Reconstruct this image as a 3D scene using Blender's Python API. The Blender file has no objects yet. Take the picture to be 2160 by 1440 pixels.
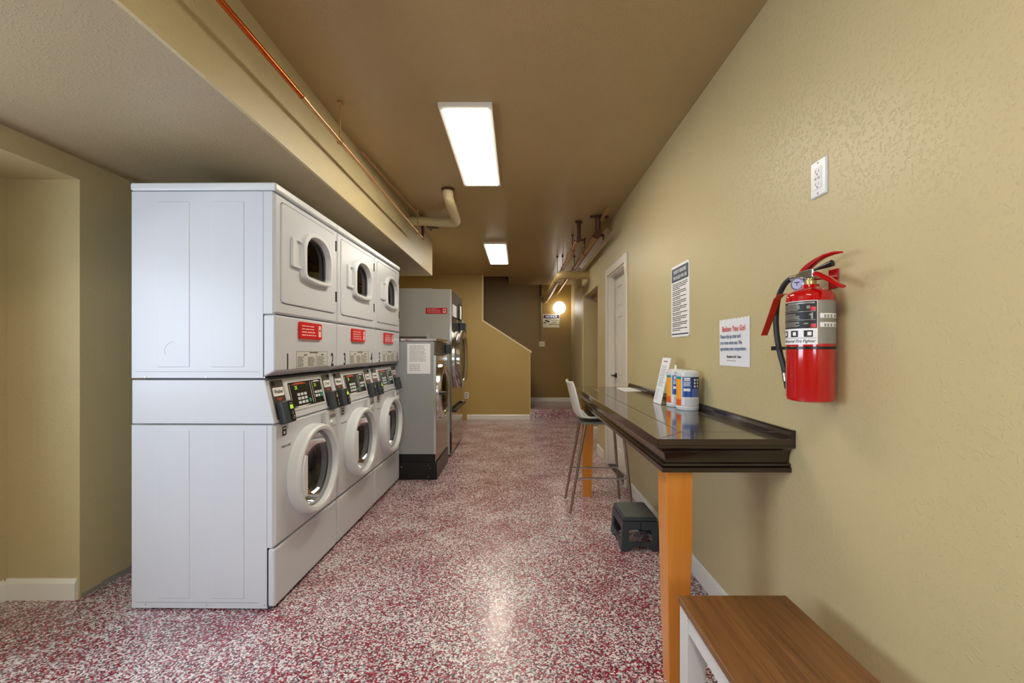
import bpy, math, random
from mathutils import Vector, Matrix
random.seed(7)
PI = math.pi
scn = bpy.context.scene
COL = scn.collection

# ---------------------------------------------------------------- camera
cd = bpy.data.cameras.new('camera'); cam = bpy.data.objects.new('camera', cd); COL.objects.link(cam)
cam.location = (0, 0, 1.2); cam.rotation_euler = (PI/2, 0, 0)
cd.sensor_width = 36; cd.lens = 15.0; cd.shift_x = -13/2160; cd.shift_y = 20/2160
cd.clip_start = 0.05
scn.camera = cam
# ---------------------------------------------------------------- world, light, exposure
vs = scn.view_settings
vs.view_transform = 'Standard'; vs.look = 'None'; vs.gamma = 1.0; vs.use_curve_mapping = False
vs.exposure = 0.68
w = bpy.data.worlds.new('World'); scn.world = w; w.use_nodes = True
bg = w.node_tree.nodes['Background']; bg.inputs[0].default_value = (0.72, 0.85, 1.0, 1); bg.inputs[1].default_value = 8.8
def portal(name, loc, sx, sy):
    l = bpy.data.lights.new(name, 'AREA'); l.shape = 'RECTANGLE'; l.size = sx; l.size_y = sy
    l.cycles.is_portal = True
    o = bpy.data.objects.new(name, l); o.location = loc; o.rotation_euler = (PI/2, 0, 0); COL.objects.link(o)
    return o
# daylight: a window in the left wall beside the camera, and an added unseen one in the rear wall
LW = (-0.20, 1.25, 0.85, 1.80)      # y0, y1, z0, z1 at x = -2.478
ADDED_WINS = [(-0.35, 0.45, 0.95, 1.95)]  # x0, x1, z0, z1 at y = -1.8
a, b, c, d = LW
o = portal('window_portal', (-2.62, (a+b)/2, (c+d)/2), b-a, d-c); o.rotation_euler = (PI/2, 0, -PI/2)
for a, b, c, d in ADDED_WINS:
    o = portal('window_portal', ((a+b)/2, -1.97, (c+d)/2), b-a, d-c); o.rotation_euler = (-PI/2, 0, PI)
PANEL = 19.0      # emission of the ceiling panels
GLOBE = 4.5
cy = scn.cycles
cy.max_bounces = 8; cy.diffuse_bounces = 5; cy.glossy_bounces = 4; cy.transmission_bounces = 6; cy.transparent_max_bounces = 8
cy.sample_clamp_indirect = 6; cy.caustics_reflective = False; cy.caustics_refractive = False
cy.use_denoising = True

# ---------------------------------------------------------------- materials
def lin(c):
    return tuple(((x/255)/12.92 if x/255 <= 0.04045 else ((x/255+0.055)/1.055)**2.4) for x in c)
def mat(name, c, rough=0.5, metal=0.0, bump=None, coat=0.0, spec=0.5, emit=0.0):
    m = bpy.data.materials.new(name); m.use_nodes = True
    nt = m.node_tree; p = nt.nodes['Principled BSDF']
    col = (*lin(c), 1)
    p.inputs['Base Color'].default_value = col
    p.inputs['Roughness'].default_value = rough; p.inputs['Metallic'].default_value = metal
    p.inputs['Coat Weight'].default_value = coat; p.inputs['Coat Roughness'].default_value = 0.08
    p.inputs['Specular IOR Level'].default_value = spec
    if emit: 
        p.inputs['Emission Color'].default_value = col; p.inputs['Emission Strength'].default_value = emit
    if bump:
        sc, dist, det = bump
        g = nt.nodes.new('ShaderNodeNewGeometry'); n = nt.nodes.new('ShaderNodeTexNoise')
        n.inputs['Scale'].default_value = sc; n.inputs['Detail'].default_value = det
        b = nt.nodes.new('ShaderNodeBump'); b.inputs['Distance'].default_value = dist; b.inputs['Strength'].default_value = 1.0
        nt.links.new(g.outputs['Position'], n.inputs['Vector']); nt.links.new(n.outputs['Fac'], b.inputs['Height'])
        nt.links.new(b.outputs['Normal'], p.inputs['Normal'])
    return m
def ramp(nt, stops, const=False):
    r = nt.nodes.new('ShaderNodeValToRGB'); cr = r.color_ramp
    if const: cr.interpolation = 'CONSTANT'
    while len(cr.elements) < len(stops): cr.elements.new(0.5)
    for e, (p, c) in zip(cr.elements, stops):
        e.position = p; e.color = (*lin(c), 1)
    return r
def paint(name, c1, c2, rough, dist, scale=60):
    """orange-peel textured wall paint"""
    m = mat(name, c1, rough); nt = m.node_tree; p = nt.nodes['Principled BSDF']; L = nt.links.new
    g = nt.nodes.new('ShaderNodeNewGeometry')
    a = nt.nodes.new('ShaderNodeTexNoise'); a.inputs['Scale'].default_value = scale; a.inputs['Detail'].default_value = 3
    a.inputs['Distortion'].default_value = 0.3
    v = nt.nodes.new('ShaderNodeTexNoise'); v.inputs['Scale'].default_value = scale*0.45; v.inputs['Detail'].default_value = 2
    L(g.outputs['Position'], a.inputs['Vector']); L(g.outputs['Position'], v.inputs['Vector'])
    r1 = nt.nodes.new('ShaderNodeMapRange'); r1.inputs[1].default_value = 0.54; r1.inputs[2].default_value = 0.66
    L(a.outputs['Fac'], r1.inputs[0])
    mu = nt.nodes.new('ShaderNodeMath'); mu.operation = 'ADD'
    L(r1.outputs[0], mu.inputs[0]); L(v.outputs['Fac'], mu.inputs[1])
    b = nt.nodes.new('ShaderNodeBump'); b.inputs['Distance'].default_value = dist
    L(mu.outputs[0], b.inputs['Height']); L(b.outputs['Normal'], p.inputs['Normal'])
    n = nt.nodes.new('ShaderNodeTexNoise'); n.inputs['Scale'].default_value = 1.3
    L(g.outputs['Position'], n.inputs['Vector'])
    r = ramp(nt, [(0.35, c1), (0.65, c2)]); L(n.outputs['Fac'], r.inputs[0]); L(r.outputs[0], p.inputs['Base Color'])
    return m
def wood(name, stops, sc, rough=0.45, coat=0.0, bumpd=0.0004, knots=None):
    m = mat(name, stops[0][1], rough, coat=coat); nt = m.node_tree; p = nt.nodes['Principled BSDF']; L = nt.links.new
    t = nt.nodes.new('ShaderNodeTexCoord'); mp = nt.nodes.new('ShaderNodeMapping'); mp.inputs['Scale'].default_value = sc
    L(t.outputs['Object'], mp.inputs['Vector'])
    n = nt.nodes.new('ShaderNodeTexNoise'); n.inputs['Scale'].default_value = 1.0; n.inputs['Detail'].default_value = 6
    n.inputs['Roughness'].default_value = 0.65; n.inputs['Distortion'].default_value = 0.6
    L(mp.outputs[0], n.inputs['Vector'])
    r = ramp(nt, stops); L(n.outputs['Fac'], r.inputs[0])
    last = r.outputs[0]
    if knots:
        for (kx, ky, kr) in knots:
            vv = nt.nodes.new('ShaderNodeVectorMath'); vv.operation = 'DISTANCE'; 
            m2 = nt.nodes.new('ShaderNodeMapping'); m2.inputs['Scale'].default_value = (1.0, 0.55, 0)
            L(t.outputs['Object'], m2.inputs['Vector']); L(m2.outputs[0], vv.inputs[0]); vv.inputs[1].default_value = (kx, ky*0.55, 0)
            mr = nt.nodes.new('ShaderNodeMapRange'); mr.inputs[1].default_value = kr*0.25; mr.inputs[2].default_value = kr
            mr.inputs[3].default_value = 0.85; mr.inputs[4].default_value = 0.0; L(vv.outputs['Value'], mr.inputs[0])
            mx = nt.nodes.new('ShaderNodeMix'); mx.data_type = 'RGBA'
            L(mr.outputs[0], mx.inputs[0]); L(last, mx.inputs[6]); mx.inputs[7].default_value = (*lin((58, 30, 12)), 1); last = mx.outputs[2]
    L(last, p.inputs['Base Color'])
    b = nt.nodes.new('ShaderNodeBump'); b.inputs['Distance'].default_value = bumpd
    L(n.outputs['Fac'], b.inputs['Height']); L(b.outputs['Normal'], p.inputs['Normal'])
    return m
def glass(name, tint, ior=1.45, rough=0.02):
    m = bpy.data.materials.new(name); m.use_nodes = True; nt = m.node_tree; nt.nodes.clear(); L = nt.links.new
    o = nt.nodes.new('ShaderNodeOutputMaterial'); mx = nt.nodes.new('ShaderNodeMixShader'); f = nt.nodes.new('ShaderNodeFresnel')
    f.inputs[0].default_value = ior
    t = nt.nodes.new('ShaderNodeBsdfTransparent'); t.inputs[0].default_value = (*lin(tint), 1)
    gl = nt.nodes.new('ShaderNodeBsdfGlossy'); gl.inputs['Roughness'].default_value = rough
    L(f.outputs[0], mx.inputs[0]); L(t.outputs[0], mx.inputs[1]); L(gl.outputs[0], mx.inputs[2]); L(mx.outputs[0], o.inputs[0])
    return m
def terrazzo():
    m = mat('flake floor', (150, 110, 110), 0.22, coat=0.35); nt = m.node_tree; p = nt.nodes['Principled BSDF']; L = nt.links.new
    p.inputs['Coat Roughness'].default_value = 0.18
    g = nt.nodes.new('ShaderNodeNewGeometry')
    wn = nt.nodes.new('ShaderNodeTexNoise'); wn.inputs['Scale'].default_value = 160; wn.inputs['Detail'].default_value = 1
    L(g.outputs['Position'], wn.inputs['Vector'])
    sb = nt.nodes.new('ShaderNodeVectorMath'); sb.operation = 'MULTIPLY_ADD'
    L(wn.outputs['Color'], sb.inputs[0]); sb.inputs[1].default_value = (0.006, 0.006, 0.006); L(g.outputs['Position'], sb.inputs[2])
    v = nt.nodes.new('ShaderNodeTexVoronoi'); v.inputs['Scale'].default_value = 165
    L(sb.outputs[0], v.inputs['Vector'])
    sp = nt.nodes.new('ShaderNodeSeparateColor'); L(v.outputs['Color'], sp.inputs[0])
    # a slow noise shifts the flake mix, so that the red comes in drifts
    n = nt.nodes.new('ShaderNodeTexNoise'); n.inputs['Scale'].default_value = 3.0; n.inputs['Detail'].default_value = 3
    L(g.outputs['Position'], n.inputs['Vector'])
    md = nt.nodes.new('ShaderNodeMapRange'); md.inputs[1].default_value = 0.3; md.inputs[2].default_value = 0.7
    md.inputs[3].default_value = -0.17; md.inputs[4].default_value = 0.15; L(n.outputs['Fac'], md.inputs[0])
    ad = nt.nodes.new('ShaderNodeMath'); ad.operation = 'ADD'; ad.use_clamp = True
    L(sp.outputs[0], ad.inputs[0]); L(md.outputs[0], ad.inputs[1])
    r = ramp(nt, [(0.0, (128, 30, 48)), (0.16, (158, 62, 78)), (0.27, (182, 118, 126)), (0.34, (84, 68, 78)), (0.46, (206, 194, 198)), (0.64, (148, 134, 142)), (0.80, (232, 226, 226))], True)
    L(ad.outputs[0], r.inputs[0]); L(r.outputs[0], p.inputs['Base Color'])
    b = nt.nodes.new('ShaderNodeBump'); b.inputs['Distance'].default_value = 0.0012; b.inputs['Strength'].default_value = 0.6
    L(v.outputs['Distance'], b.inputs['Height']); L(b.outputs['Normal'], p.inputs['Normal'])
    return m
M = dict(
    wall=paint('tan wall paint', (196, 182, 140), (191, 177, 134), 0.42, 0.00065, 95),
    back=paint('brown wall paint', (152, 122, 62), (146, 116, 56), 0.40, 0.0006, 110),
    stair=paint('olive tan wall paint', (188, 162, 98), (182, 156, 92), 0.42, 0.0006, 110),
    soffit=paint('daylight-greyed soffit paint', (168, 152, 122), (163, 147, 117), 0.42, 0.0006, 110),  # grey of the cool bounced daylight is mixed into this colour
    ceil=paint('shade-darkened ceiling paint', (174, 151, 108), (169, 146, 103), 0.30, 0.0006, 110),  # wall tan made darker; the ceiling's weaker light is in the colour
    floor=terrazzo(),
    trim=mat('white trim paint', (232, 230, 222), 0.3),
    white=mat('white enamel', (204, 208, 216), 0.3, spec=0.25),
    plast=mat('white plastic', (216, 220, 224), 0.28),
    gplast=mat('grey plastic', (150, 152, 152), 0.4),
    seam=mat('dark seam', (40, 42, 46), 0.6),
    black=mat('black plastic', (9, 9, 10), 0.3),
    dk=mat('charcoal plastic', (52, 58, 64), 0.42),
    panel=mat('black control face', (22, 26, 24), 0.2),
    chrome=mat('chrome', (222, 222, 222), 0.16, 1.0),
    drum=mat('steel drum', (205, 203, 198), 0.3, 0.8),
    steel=mat('brushed steel', (176, 170, 160), 0.17, 1.0),
    grey=mat('grey enamel', (150, 154, 156), 0.22),
    lgrey=mat('light grey enamel', (196, 196, 190), 0.25),
    red=mat('red print', (206, 4, 22), 0.35),
    redp=mat('red lacquer', (184, 2, 12), 0.12, coat=0.6),
    orange=mat('orange strap', (186, 48, 26), 0.35),
    ink=mat('black print', (22, 22, 26), 0.5),
    gink=mat('grey print', (150, 152, 154), 0.6),
    bluei=mat('navy print', (32, 56, 84), 0.45),
    txblue=mat('blue text print', (62, 96, 140), 0.6),
    txred=mat('red text print', (214, 84, 72), 0.6),
    paper=mat('white paper', (232, 234, 240), 0.55),
    paperw=mat('white paint print', (240, 240, 240), 0.5),
    green=mat('green print', (40, 150, 110), 0.4),
    lcd=mat('green display', (150, 190, 60), 0.4, emit=0.5),
    copper=mat('copper', (205, 98, 42), 0.25, 1.0),
    brass=mat('tarnished pipe', (196, 156, 112), 0.35, 0.6),
    rust=mat('rusty brown pipe', (88, 52, 38), 0.5, 0.3),
    ptan=mat('tan painted pipe', (196, 172, 118), 0.35, bump=(40, 0.003, 2)),
    plag=mat('cream lagged pipe', (214, 200, 158), 0.4, bump=(35, 0.008, 2)),
    conduit=mat('painted conduit', (148, 124, 86), 0.4),
    hwood=wood('golden maple', [(0.3, (196, 118, 36)), (0.7, (214, 140, 56))], (14, 14, 1.6), 0.3, 0.3),
    table=wood('dark espresso wood', [(0.3, (32, 19, 14)), (0.7, (54, 34, 24))], (14, 2, 14), 0.16, 0.6, 0.0002),
    moulding=wood('dark espresso moulding', [(0.3, (22, 12, 9)), (0.7, (40, 22, 15))], (10, 3, 10), 0.2, 0.6, 0.0003),
    bench=wood('oak bench board', [(0.25, (78, 46, 22)), (0.45, (112, 74, 40)), (0.75, (140, 98, 56))], (75, 3.0, 75), 0.42, 0.0, 0.0006, knots=[(-0.005, 0.795, 0.018), (0.13, 0.67, 0.022)]),
    benchw=mat('white bench frame', (206, 206, 204), 0.4),
    shell=mat('pale stool shell', (214, 214, 204), 0.3),
    shellg=mat('grey stool underside', (120, 122, 112), 0.4),
    mlegs=mat('satin stool leg', (150, 132, 120), 0.25, 0.9),
    tread=mat('grey rubber tread', (104, 106, 102), 0.6, bump=(300, 0.002, 1)),
    door=mat('white door paint', (224, 220, 208), 0.32),
    bronze=mat('dark bronze', (48, 38, 32), 0.3, 0.8),
    silver=mat('label grey', (150, 146, 136), 0.35, 0.3),
    teal=mat('teal print', (0, 140, 150), 0.35),
    yel=mat('yellow print', (250, 170, 40), 0.35), org=mat('orange print', (240, 96, 30), 0.35),
    blue=mat('blue print', (20, 70, 160), 0.35), blue2=mat('slate blue print', (96, 110, 170), 0.35), dblue=mat('deep blue print', (40, 44, 84), 0.35),
    emit=mat('lit diffuser', (255, 245, 226), 0.5, emit=PANEL),
    globe=mat('lit globe', (255, 248, 238), 0.5, emit=GLOBE),
    concrete=mat('bare concrete', (150, 146, 134), 0.8, bump=(60, 0.01, 3)),
    glass=glass('door glass', (196, 188, 176)), clear=glass('clear bowl', (190, 190, 190), 1.5),
    gasket=mat('rubber gasket', (70, 66, 66), 0.4), inside=mat('dark interior', (46, 40, 36), 0.5),
    cloth=mat('beige drum vane', (176, 166, 146), 0.4),
    mirror=mat('dark steel strip', (110, 104, 96), 0.3, 0.8),
)

# ---------------------------------------------------------------- mesh tools
class Face:
    """a plane: origin, right and up; its normal is right x up"""
    def __init__(s, o, r, u):
        s.o = Vector(o); s.r = Vector(r).normalized(); s.u = Vector(u).normalized(); s.n = s.r.cross(s.u)
    def p(s, a, b, n=0.0): return s.o + s.r*a + s.u*b + s.n*n
FX = Face((0, 0, 0), (0, 1, 0), (0, 0, 1))      # faces +x : a = y, b = z, n = x
class MB:
    def __init__(s): s.v = []; s.f = []
    def add(s, vs, fs):
        k = len(s.v); s.v += [tuple(x) for x in vs]; s.f += [tuple(i+k for i in f) for f in fs]; return s
    def box(s, x0, x1, y0, y1, z0, z1, skip=()):
        vs = [(x0,y0,z0),(x1,y0,z0),(x1,y1,z0),(x0,y1,z0),(x0,y0,z1),(x1,y0,z1),(x1,y1,z1),(x0,y1,z1)]
        fs = {'-z':(0,3,2,1),'+z':(4,5,6,7),'-y':(0,1,5,4),'+x':(1,2,6,5),'+y':(2,3,7,6),'-x':(3,0,4,7)}
        return s.add(vs, [f for k, f in fs.items() if k not in skip])
    def fbox(s, F, a0, a1, b0, b1, n0, n1):
        vs = [F.p(a,b,n) for n in (n0,n1) for a,b in ((a0,b0),(a1,b0),(a1,b1),(a0,b1))]
        return s.add(vs, [(0,3,2,1),(4,5,6,7),(0,1,5,4),(1,2,6,5),(2,3,7,6),(3,0,4,7)])
    def prism(s, pts, ax, lo, hi):
        """2-D polygon swept along an axis; pts are the two other coordinates in order"""
        def P(a, b, t): return {'x':(t,a,b),'y':(a,t,b),'z':(a,b,t)}[ax]
        n = len(pts); vs = [P(a,b,lo) for a,b in pts]+[P(a,b,hi) for a,b in pts]
        return s.add(vs, [tuple(range(n))[::-1], tuple(range(n, 2*n))]+[(i,(i+1)%n,n+(i+1)%n,n+i) for i in range(n)])
    def fprism(s, F, pts, n0, n1):
        n = len(pts); vs = [F.p(a,b,n0) for a,b in pts]+[F.p(a,b,n1) for a,b in pts]
        return s.add(vs, [tuple(range(n))[::-1], tuple(range(n, 2*n))]+[(i,(i+1)%n,n+(i+1)%n,n+i) for i in range(n)])
    def loft(s, F, loops, cap0=False, cap1=False):
        n = len(loops[0][0]); vs = []; fs = []
        for pts, d in loops: vs += [F.p(a,b,d) for a,b in pts]
        for k in range(len(loops)-1):
            for i in range(n):
                j = (i+1) % n; fs.append((k*n+i, k*n+j, (k+1)*n+j, (k+1)*n+i))
        if cap0: fs.append(tuple(range(n))[::-1])
        if cap1: fs.append(tuple(range((len(loops)-1)*n, len(loops)*n)))
        return s.add(vs, fs)
    def tube(s, pts, r, seg=14, cap=True):
        pts = [Vector(p) for p in pts]; rr = r if isinstance(r, (list, tuple)) else [r]*len(pts)
        n = len(pts); vs = []; fs = []; up = None
        for i, p in enumerate(pts):
            t = (pts[min(i+1, n-1)]-pts[max(i-1, 0)]).normalized()
            if up is None:
                up = t.orthogonal().normalized()
            else:
                up = (up-t*up.dot(t)).normalized()
            b = t.cross(up)
            for k in range(seg):
                a = 2*PI*k/seg; vs.append(p+(up*math.cos(a)+b*math.sin(a))*rr[i])
        for i in range(n-1):
            for k in range(seg):
                j = (k+1) % seg; fs.append((i*seg+k, i*seg+j, (i+1)*seg+j, (i+1)*seg+k))
        if cap: fs += [tuple(range(seg))[::-1], tuple(range((n-1)*seg, n*seg))]
        return s.add(vs, fs)
    def lathe(s, c, prof, seg=32):
        """profile (r, z) about the vertical through c"""
        vs = []; fs = []; m = len(prof)
        for k in range(seg):
            a = 2*PI*k/seg
            for r, z in prof: vs.append((c[0]+r*math.cos(a), c[1]+r*math.sin(a), c[2]+z))
        for k in range(seg):
            j = (k+1) % seg
            for i in range(m-1): fs.append((k*m+i, j*m+i, j*m+i+1, k*m+i+1))
        return s.add(vs, fs)
    def patch(s, c, r, a0, a1, z0, z1, t=0.0006, seg=14):
        """curved plate on a vertical cylinder"""
        vs = []; fs = []
        for k in range(seg+1):
            a = a0+(a1-a0)*k/seg
            for rr in (r, r+t):
                for z in (z0, z1): vs.append((c[0]+rr*math.cos(a), c[1]+rr*math.sin(a), z))
        for k in range(seg):
            q = k*4; fs += [(q+2,q+6,q+7,q+3), (q,q+1,q+5,q+4), (q,q+4,q+6,q+2), (q+1,q+3,q+7,q+5)]
        fs += [(0,2,3,1), (seg*4, seg*4+1, seg*4+3, seg*4+2)]
        return s.add(vs, fs)
    def xform(s, M4):
        s.v = [tuple(M4 @ Vector(v)) for v in s.v]; return s
    def build(s, name, m, parent=None, bevel=0, smooth=None, seg=2):
        me = bpy.data.meshes.new(name); me.from_pydata(s.v, [], s.f); me.validate()
        import bmesh
        bm = bmesh.new(); bm.from_mesh(me); bmesh.ops.recalc_face_normals(bm, faces=bm.faces[:]); bm.to_mesh(me); bm.free()
        me.materials.append(M[m] if isinstance(m, str) else m)
        if smooth is not None:
            for p in me.polygons: p.use_smooth = True
            me.set_sharp_from_angle(angle=math.radians(smooth))
        o = bpy.data.objects.new(name, me); COL.objects.link(o)
        if parent: o.parent = parent
        if bevel:
            b = o.modifiers.new('bevel', 'BEVEL'); b.width = bevel; b.segments = seg; b.limit_method = 'ANGLE'; b.angle_limit = math.radians(40)
        return o
def tag(o, label, cat, group=None):
    o['label'] = label; o['category'] = cat
    if group: o['group'] = group
    return o
def thing(name, label, cat, loc=(0,0,0), rz=0.0, group=None):
    o = bpy.data.objects.new(name, None); o.empty_display_size = 0.1; COL.objects.link(o)
    o.location = loc; o.rotation_euler = (0, 0, rz)
    return tag(o, label, cat, group)
def struct(o): o['kind'] = 'structure'; return o
def dup(root, loc, rz, label):
    r = root.copy(); COL.objects.link(r); r.location = loc; r.rotation_euler = (0,0,rz); r['label'] = label
    for ch in list(root.children):
        c = ch.copy(); COL.objects.link(c); c.parent = r
        for g in ch.children:
            d = g.copy(); COL.objects.link(d); d.parent = c
    return r
def arc(c, r, a0, a1, n=8):
    return [(c[0]+r*math.cos(a0+(a1-a0)*k/n), c[1]+r*math.sin(a0+(a1-a0)*k/n)) for k in range(n+1)]
def rrect(a0, a1, b0, b1, r, n=5):
    return (arc((a1-r,b0+r), r, -PI/2, 0, n)+arc((a1-r,b1-r), r, 0, PI/2, n)+arc((a0+r,b1-r), r, PI/2, PI, n)+arc((a0+r,b0+r), r, PI, 1.5*PI, n))
def circ(c, r, n=64): return [(c[0]+r*math.cos(2*PI*k/n), c[1]+r*math.sin(2*PI*k/n)) for k in range(n)]
def rayloop(c, poly, n=96, grow=0.0):
    """points of a polygon met by n rays from c; grow pushes them outward"""
    out = []; m = len(poly)
    for k in range(n):
        a = 2*PI*k/n; dx, dy = math.cos(a), math.sin(a); best = 0
        for i in range(m):
            x1, y1 = poly[i][0]-c[0], poly[i][1]-c[1]; x2, y2 = poly[(i+1)%m][0]-c[0], poly[(i+1)%m][1]-c[1]
            ex, ey = x2-x1, y2-y1; den = dx*ey-dy*ex
            if abs(den) < 1e-12: continue
            t = (x1*ey-y1*ex)/den; q = (x1*dy-y1*dx)/den
            if t > 0 and -1e-6 <= q <= 1+1e-6: best = max(best, t)
        out.append((c[0]+dx*(best+grow), c[1]+dy*(best+grow)))
    # snap the nearest points on to sharp corners
    if grow == 0 and m == 4:
        for (px, py) in poly:
            i = min(range(n), key=lambda q: (out[q][0]-px)**2+(out[q][1]-py)**2); out[i] = (px, py)
    return out
def text(body, F, a, b, size, m, parent, name='lettering', n=0.0008, sx=1.0, align='LEFT', bend=None, shear=0):
    """flat lettering laid on a face; bend = (cx, cy, r, azimuth) wraps it round a cylinder"""
    cu = bpy.data.curves.new('t', 'FONT'); cu.body = body; cu.size = size; cu.align_x = align; cu.extrude = 0.0; cu.resolution_u = 2
    cu.offset = size*0.018; cu.shear = shear
    ob = bpy.data.objects.new('t', cu); COL.objects.link(ob)
    dg = bpy.context.evaluated_depsgraph_get(); me = bpy.data.meshes.new_from_object(ob.evaluated_get(dg))
    bpy.data.objects.remove(ob); bpy.data.curves.remove(cu)
    for v in me.vertices:
        x, y = v.co.x*sx, v.co.y
        if bend:
            cx, cyy, r, az = bend; t = az+(a+x)/r; v.co = Vector((cx+(r+n)*math.cos(t), cyy+(r+n)*math.sin(t), b+y))
        else: v.co = F.p(a+x, b+y, n)
    me.materials.clear(); me.materials.append(M[m])
    o = bpy.data.objects.new(name, me); COL.objects.link(o); o.parent = parent
    return o
def lines(mb, F, a0, a1, b1, b0, rows, h, n=0.0006, ragged=0.3, gaps=True):
    """rows of unreadable small print as thin word bars"""
    for k in range(rows):
        b = b1-(b1-b0)*(k+0.5)/rows; end = a1-(a1-a0)*ragged*random.random(); a = a0
        while a < end-h:
            wl = min((0.6+random.random()*1.6)*h*4, end-a); mb.fbox(F, a, a+wl, b-h/2, b+h/2, n*0.3, n); a += wl+h*(1.0 if gaps else 0)
    return mb
def plane_screw(mb, F, a, b, n=0.0, r=0.004):
    mb.loft(F, [(circ((a,b), r, 10), n), (circ((a,b), r*0.8, 10), n+0.002)], cap1=True)

# ================================================================ the room
CE = 2.535; WR = 0.952
m = MB(); m.box(-2.75, 1.75, -1.95, 8.75, -0.1, 0.0)
struct(m.build('floor', 'floor'))
# main ceiling with the stairwell opening at its far left
m = MB(); m.box(-1.073, 1.75, -1.95, 7.66, CE, CE+0.12); m.box(-2.75, -1.073, 5.27, 7.66, CE, CE+0.12); m.box(-0.18, 1.75, 7.66, 8.75, CE, CE+0.12)
struct(m.build('ceiling', 'ceil'))
# dropped soffit over the washers
m = MB(); m.box(-2.75, -1.075, -1.95, 5.268, 2.131, CE+0.12)
struct(m.build('ceiling', 'soffit'))
m = MB(); m.box(-1.075, -1.060, -1.95, 5.27, 2.129, CE); m.box(-2.126, -1.075, 5.268, 5.283, 2.129, CE)
struct(m.build('trim_4', 'wall'))
# left wall with the niche
m = MB(); m.box(-2.75, -2.126, 2.069, 7.5, 0, 2.131); m.box(-2.75, -2.126, -1.95, 2.069, 2.031, 2.131); m.box(-2.60, -2.478, -1.95, LW[0], 0, 2.031); m.box(-2.60, -2.478, LW[1], 2.069, 0, 2.031); m.box(-2.60, -2.478, LW[0], LW[1], 0, LW[2]); m.box(-2.60, -2.478, LW[0], LW[1], LW[3], 2.031)
m.box(-2.75, -2.126, 5.27, 7.5, 2.131, CE)
struct(m.build('wall_left', 'wall'))
# right wall: door, alcove opening, stub
m = MB()
m.box(WR, WR+0.12, -1.95, 3.775, 0, CE); m.box(WR, WR+0.12, 3.775, 4.533, 1.99, CE); m.box(WR, WR+0.12, 4.533, 5.10, 0, CE)
m.box(WR, WR+0.12, 5.10, 6.21, 1.987, CE); m.box(WR, 1.75, 6.21, 6.35, 0, CE); m.box(1.07, 1.19, 6.35, 8.62, 0, CE)
m.box(WR+0.121, WR+0.14, 3.70, 4.60, 0, 2.05); m.box(WR+0.12, 1.75, 5.0, 5.10, 0, CE); m.box(1.65, 1.75, 5.1, 6.21, 0, CE)  # first box: added panel behind the door to stop light leaks
struct(m.build('wall_right', 'wall'))
m = MB(); m.prism([(WR+0.121, 1.93), (1.649, 1.70), (1.649, 1.80), (WR+0.121, 2.03)], 'y', 5.101, 6.209)
struct(m.build('ceiling', 'ceil'))
# boxed strip along the top of the right wall, far half
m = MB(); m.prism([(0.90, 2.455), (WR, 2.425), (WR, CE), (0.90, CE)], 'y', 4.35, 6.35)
struct(m.build('trim_1', 'back'))  # brown colour stands in for shade on this strip
# far wall, with the stairwell going up to the left
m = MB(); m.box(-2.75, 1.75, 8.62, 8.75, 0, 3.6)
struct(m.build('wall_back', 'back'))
ZS = 1.183; ZT = 1.725
m = MB(); m.prism([(-2.75, 0), (0.208, 0), (0.208, ZS), (-0.633, ZT), (-0.633, CE), (-2.75, CE)], 'y', 7.5, 7.62)
struct(m.build('wall_middle', 'stair'))
m = MB(); sl = math.atan2(ZT-ZS, -0.841)
m.prism([(0.238, ZS-0.019), (0.238, ZS+0.012), (-0.633, ZT+0.031), (-0.633, ZT)], 'y', 7.485, 7.635)
m.prism([(0.208, 0.085), (0.216, 0.085), (0.216, ZS-0.006), (0.208, ZS)], 'y', 7.493, 7.62)
m.prism([(-0.633, ZT), (-0.615, ZT+0.012), (-0.615, CE), (-0.633, CE)], 'y', 7.49, 7.63)
struct(m.build('trim_2', mat('light-painted wall edge', (236, 218, 170), 0.4)))  # light caught by the wall edges is put into this pale colour
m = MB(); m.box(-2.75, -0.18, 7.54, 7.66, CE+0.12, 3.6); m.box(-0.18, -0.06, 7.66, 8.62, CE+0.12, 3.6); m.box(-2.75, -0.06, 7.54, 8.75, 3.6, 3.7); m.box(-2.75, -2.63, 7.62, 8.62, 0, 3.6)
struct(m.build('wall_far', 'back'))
# landing and steps of the same flake floor
m = MB(); m.box(0.0, 1.07, 7.5, 8.62, 0.0, 0.178) if False else m.box(0.209, 1.069, 7.5, 8.62, 0.0, 0.178)
m.box(0.0, 0.209, 7.621, 8.62, 0.0, 0.178)
for k in range(8):
    x1 = 0.0-0.25*k; m.box(x1-0.25, x1, 7.621, 8.62, 0, 0.178+0.178*(k+1)*0.92)
struct(m.build('floor', 'floor'))
# rear wall behind the camera with one added window for extra daylight
m = MB(); xs = [-2.75, ADDED_WINS[0][0], ADDED_WINS[0][1], 1.07]
m.box(-2.75, 1.07, -1.95, -1.8, 0, ADDED_WINS[0][2]); m.box(-2.75, 1.07, -1.95, -1.8, ADDED_WINS[0][3], CE)
for a, b in ((xs[0], xs[1]), (xs[2], xs[3])): m.box(a, b, -1.95, -1.8, ADDED_WINS[0][2], ADDED_WINS[0][3])
struct(m.build('wall_rear', 'wall'))
for i, (a, b, c, d) in enumerate(ADDED_WINS):
    m = MB()
    for q in ((a, a+0.05), (b-0.05, b), ((a+b)/2-0.02, (a+b)/2+0.02)): m.box(q[0], q[1], -1.9, -1.85, c, d)
    for q in ((c, c+0.05), (d-0.05, d)): m.box(a+0.05, b-0.05, -1.899, -1.851, q[0], q[1])
    o = m.build('window_%d' % (i+1), 'trim'); struct(o)  # added window, unseen behind the camera
m = MB(); a, b, c, d = LW
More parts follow.
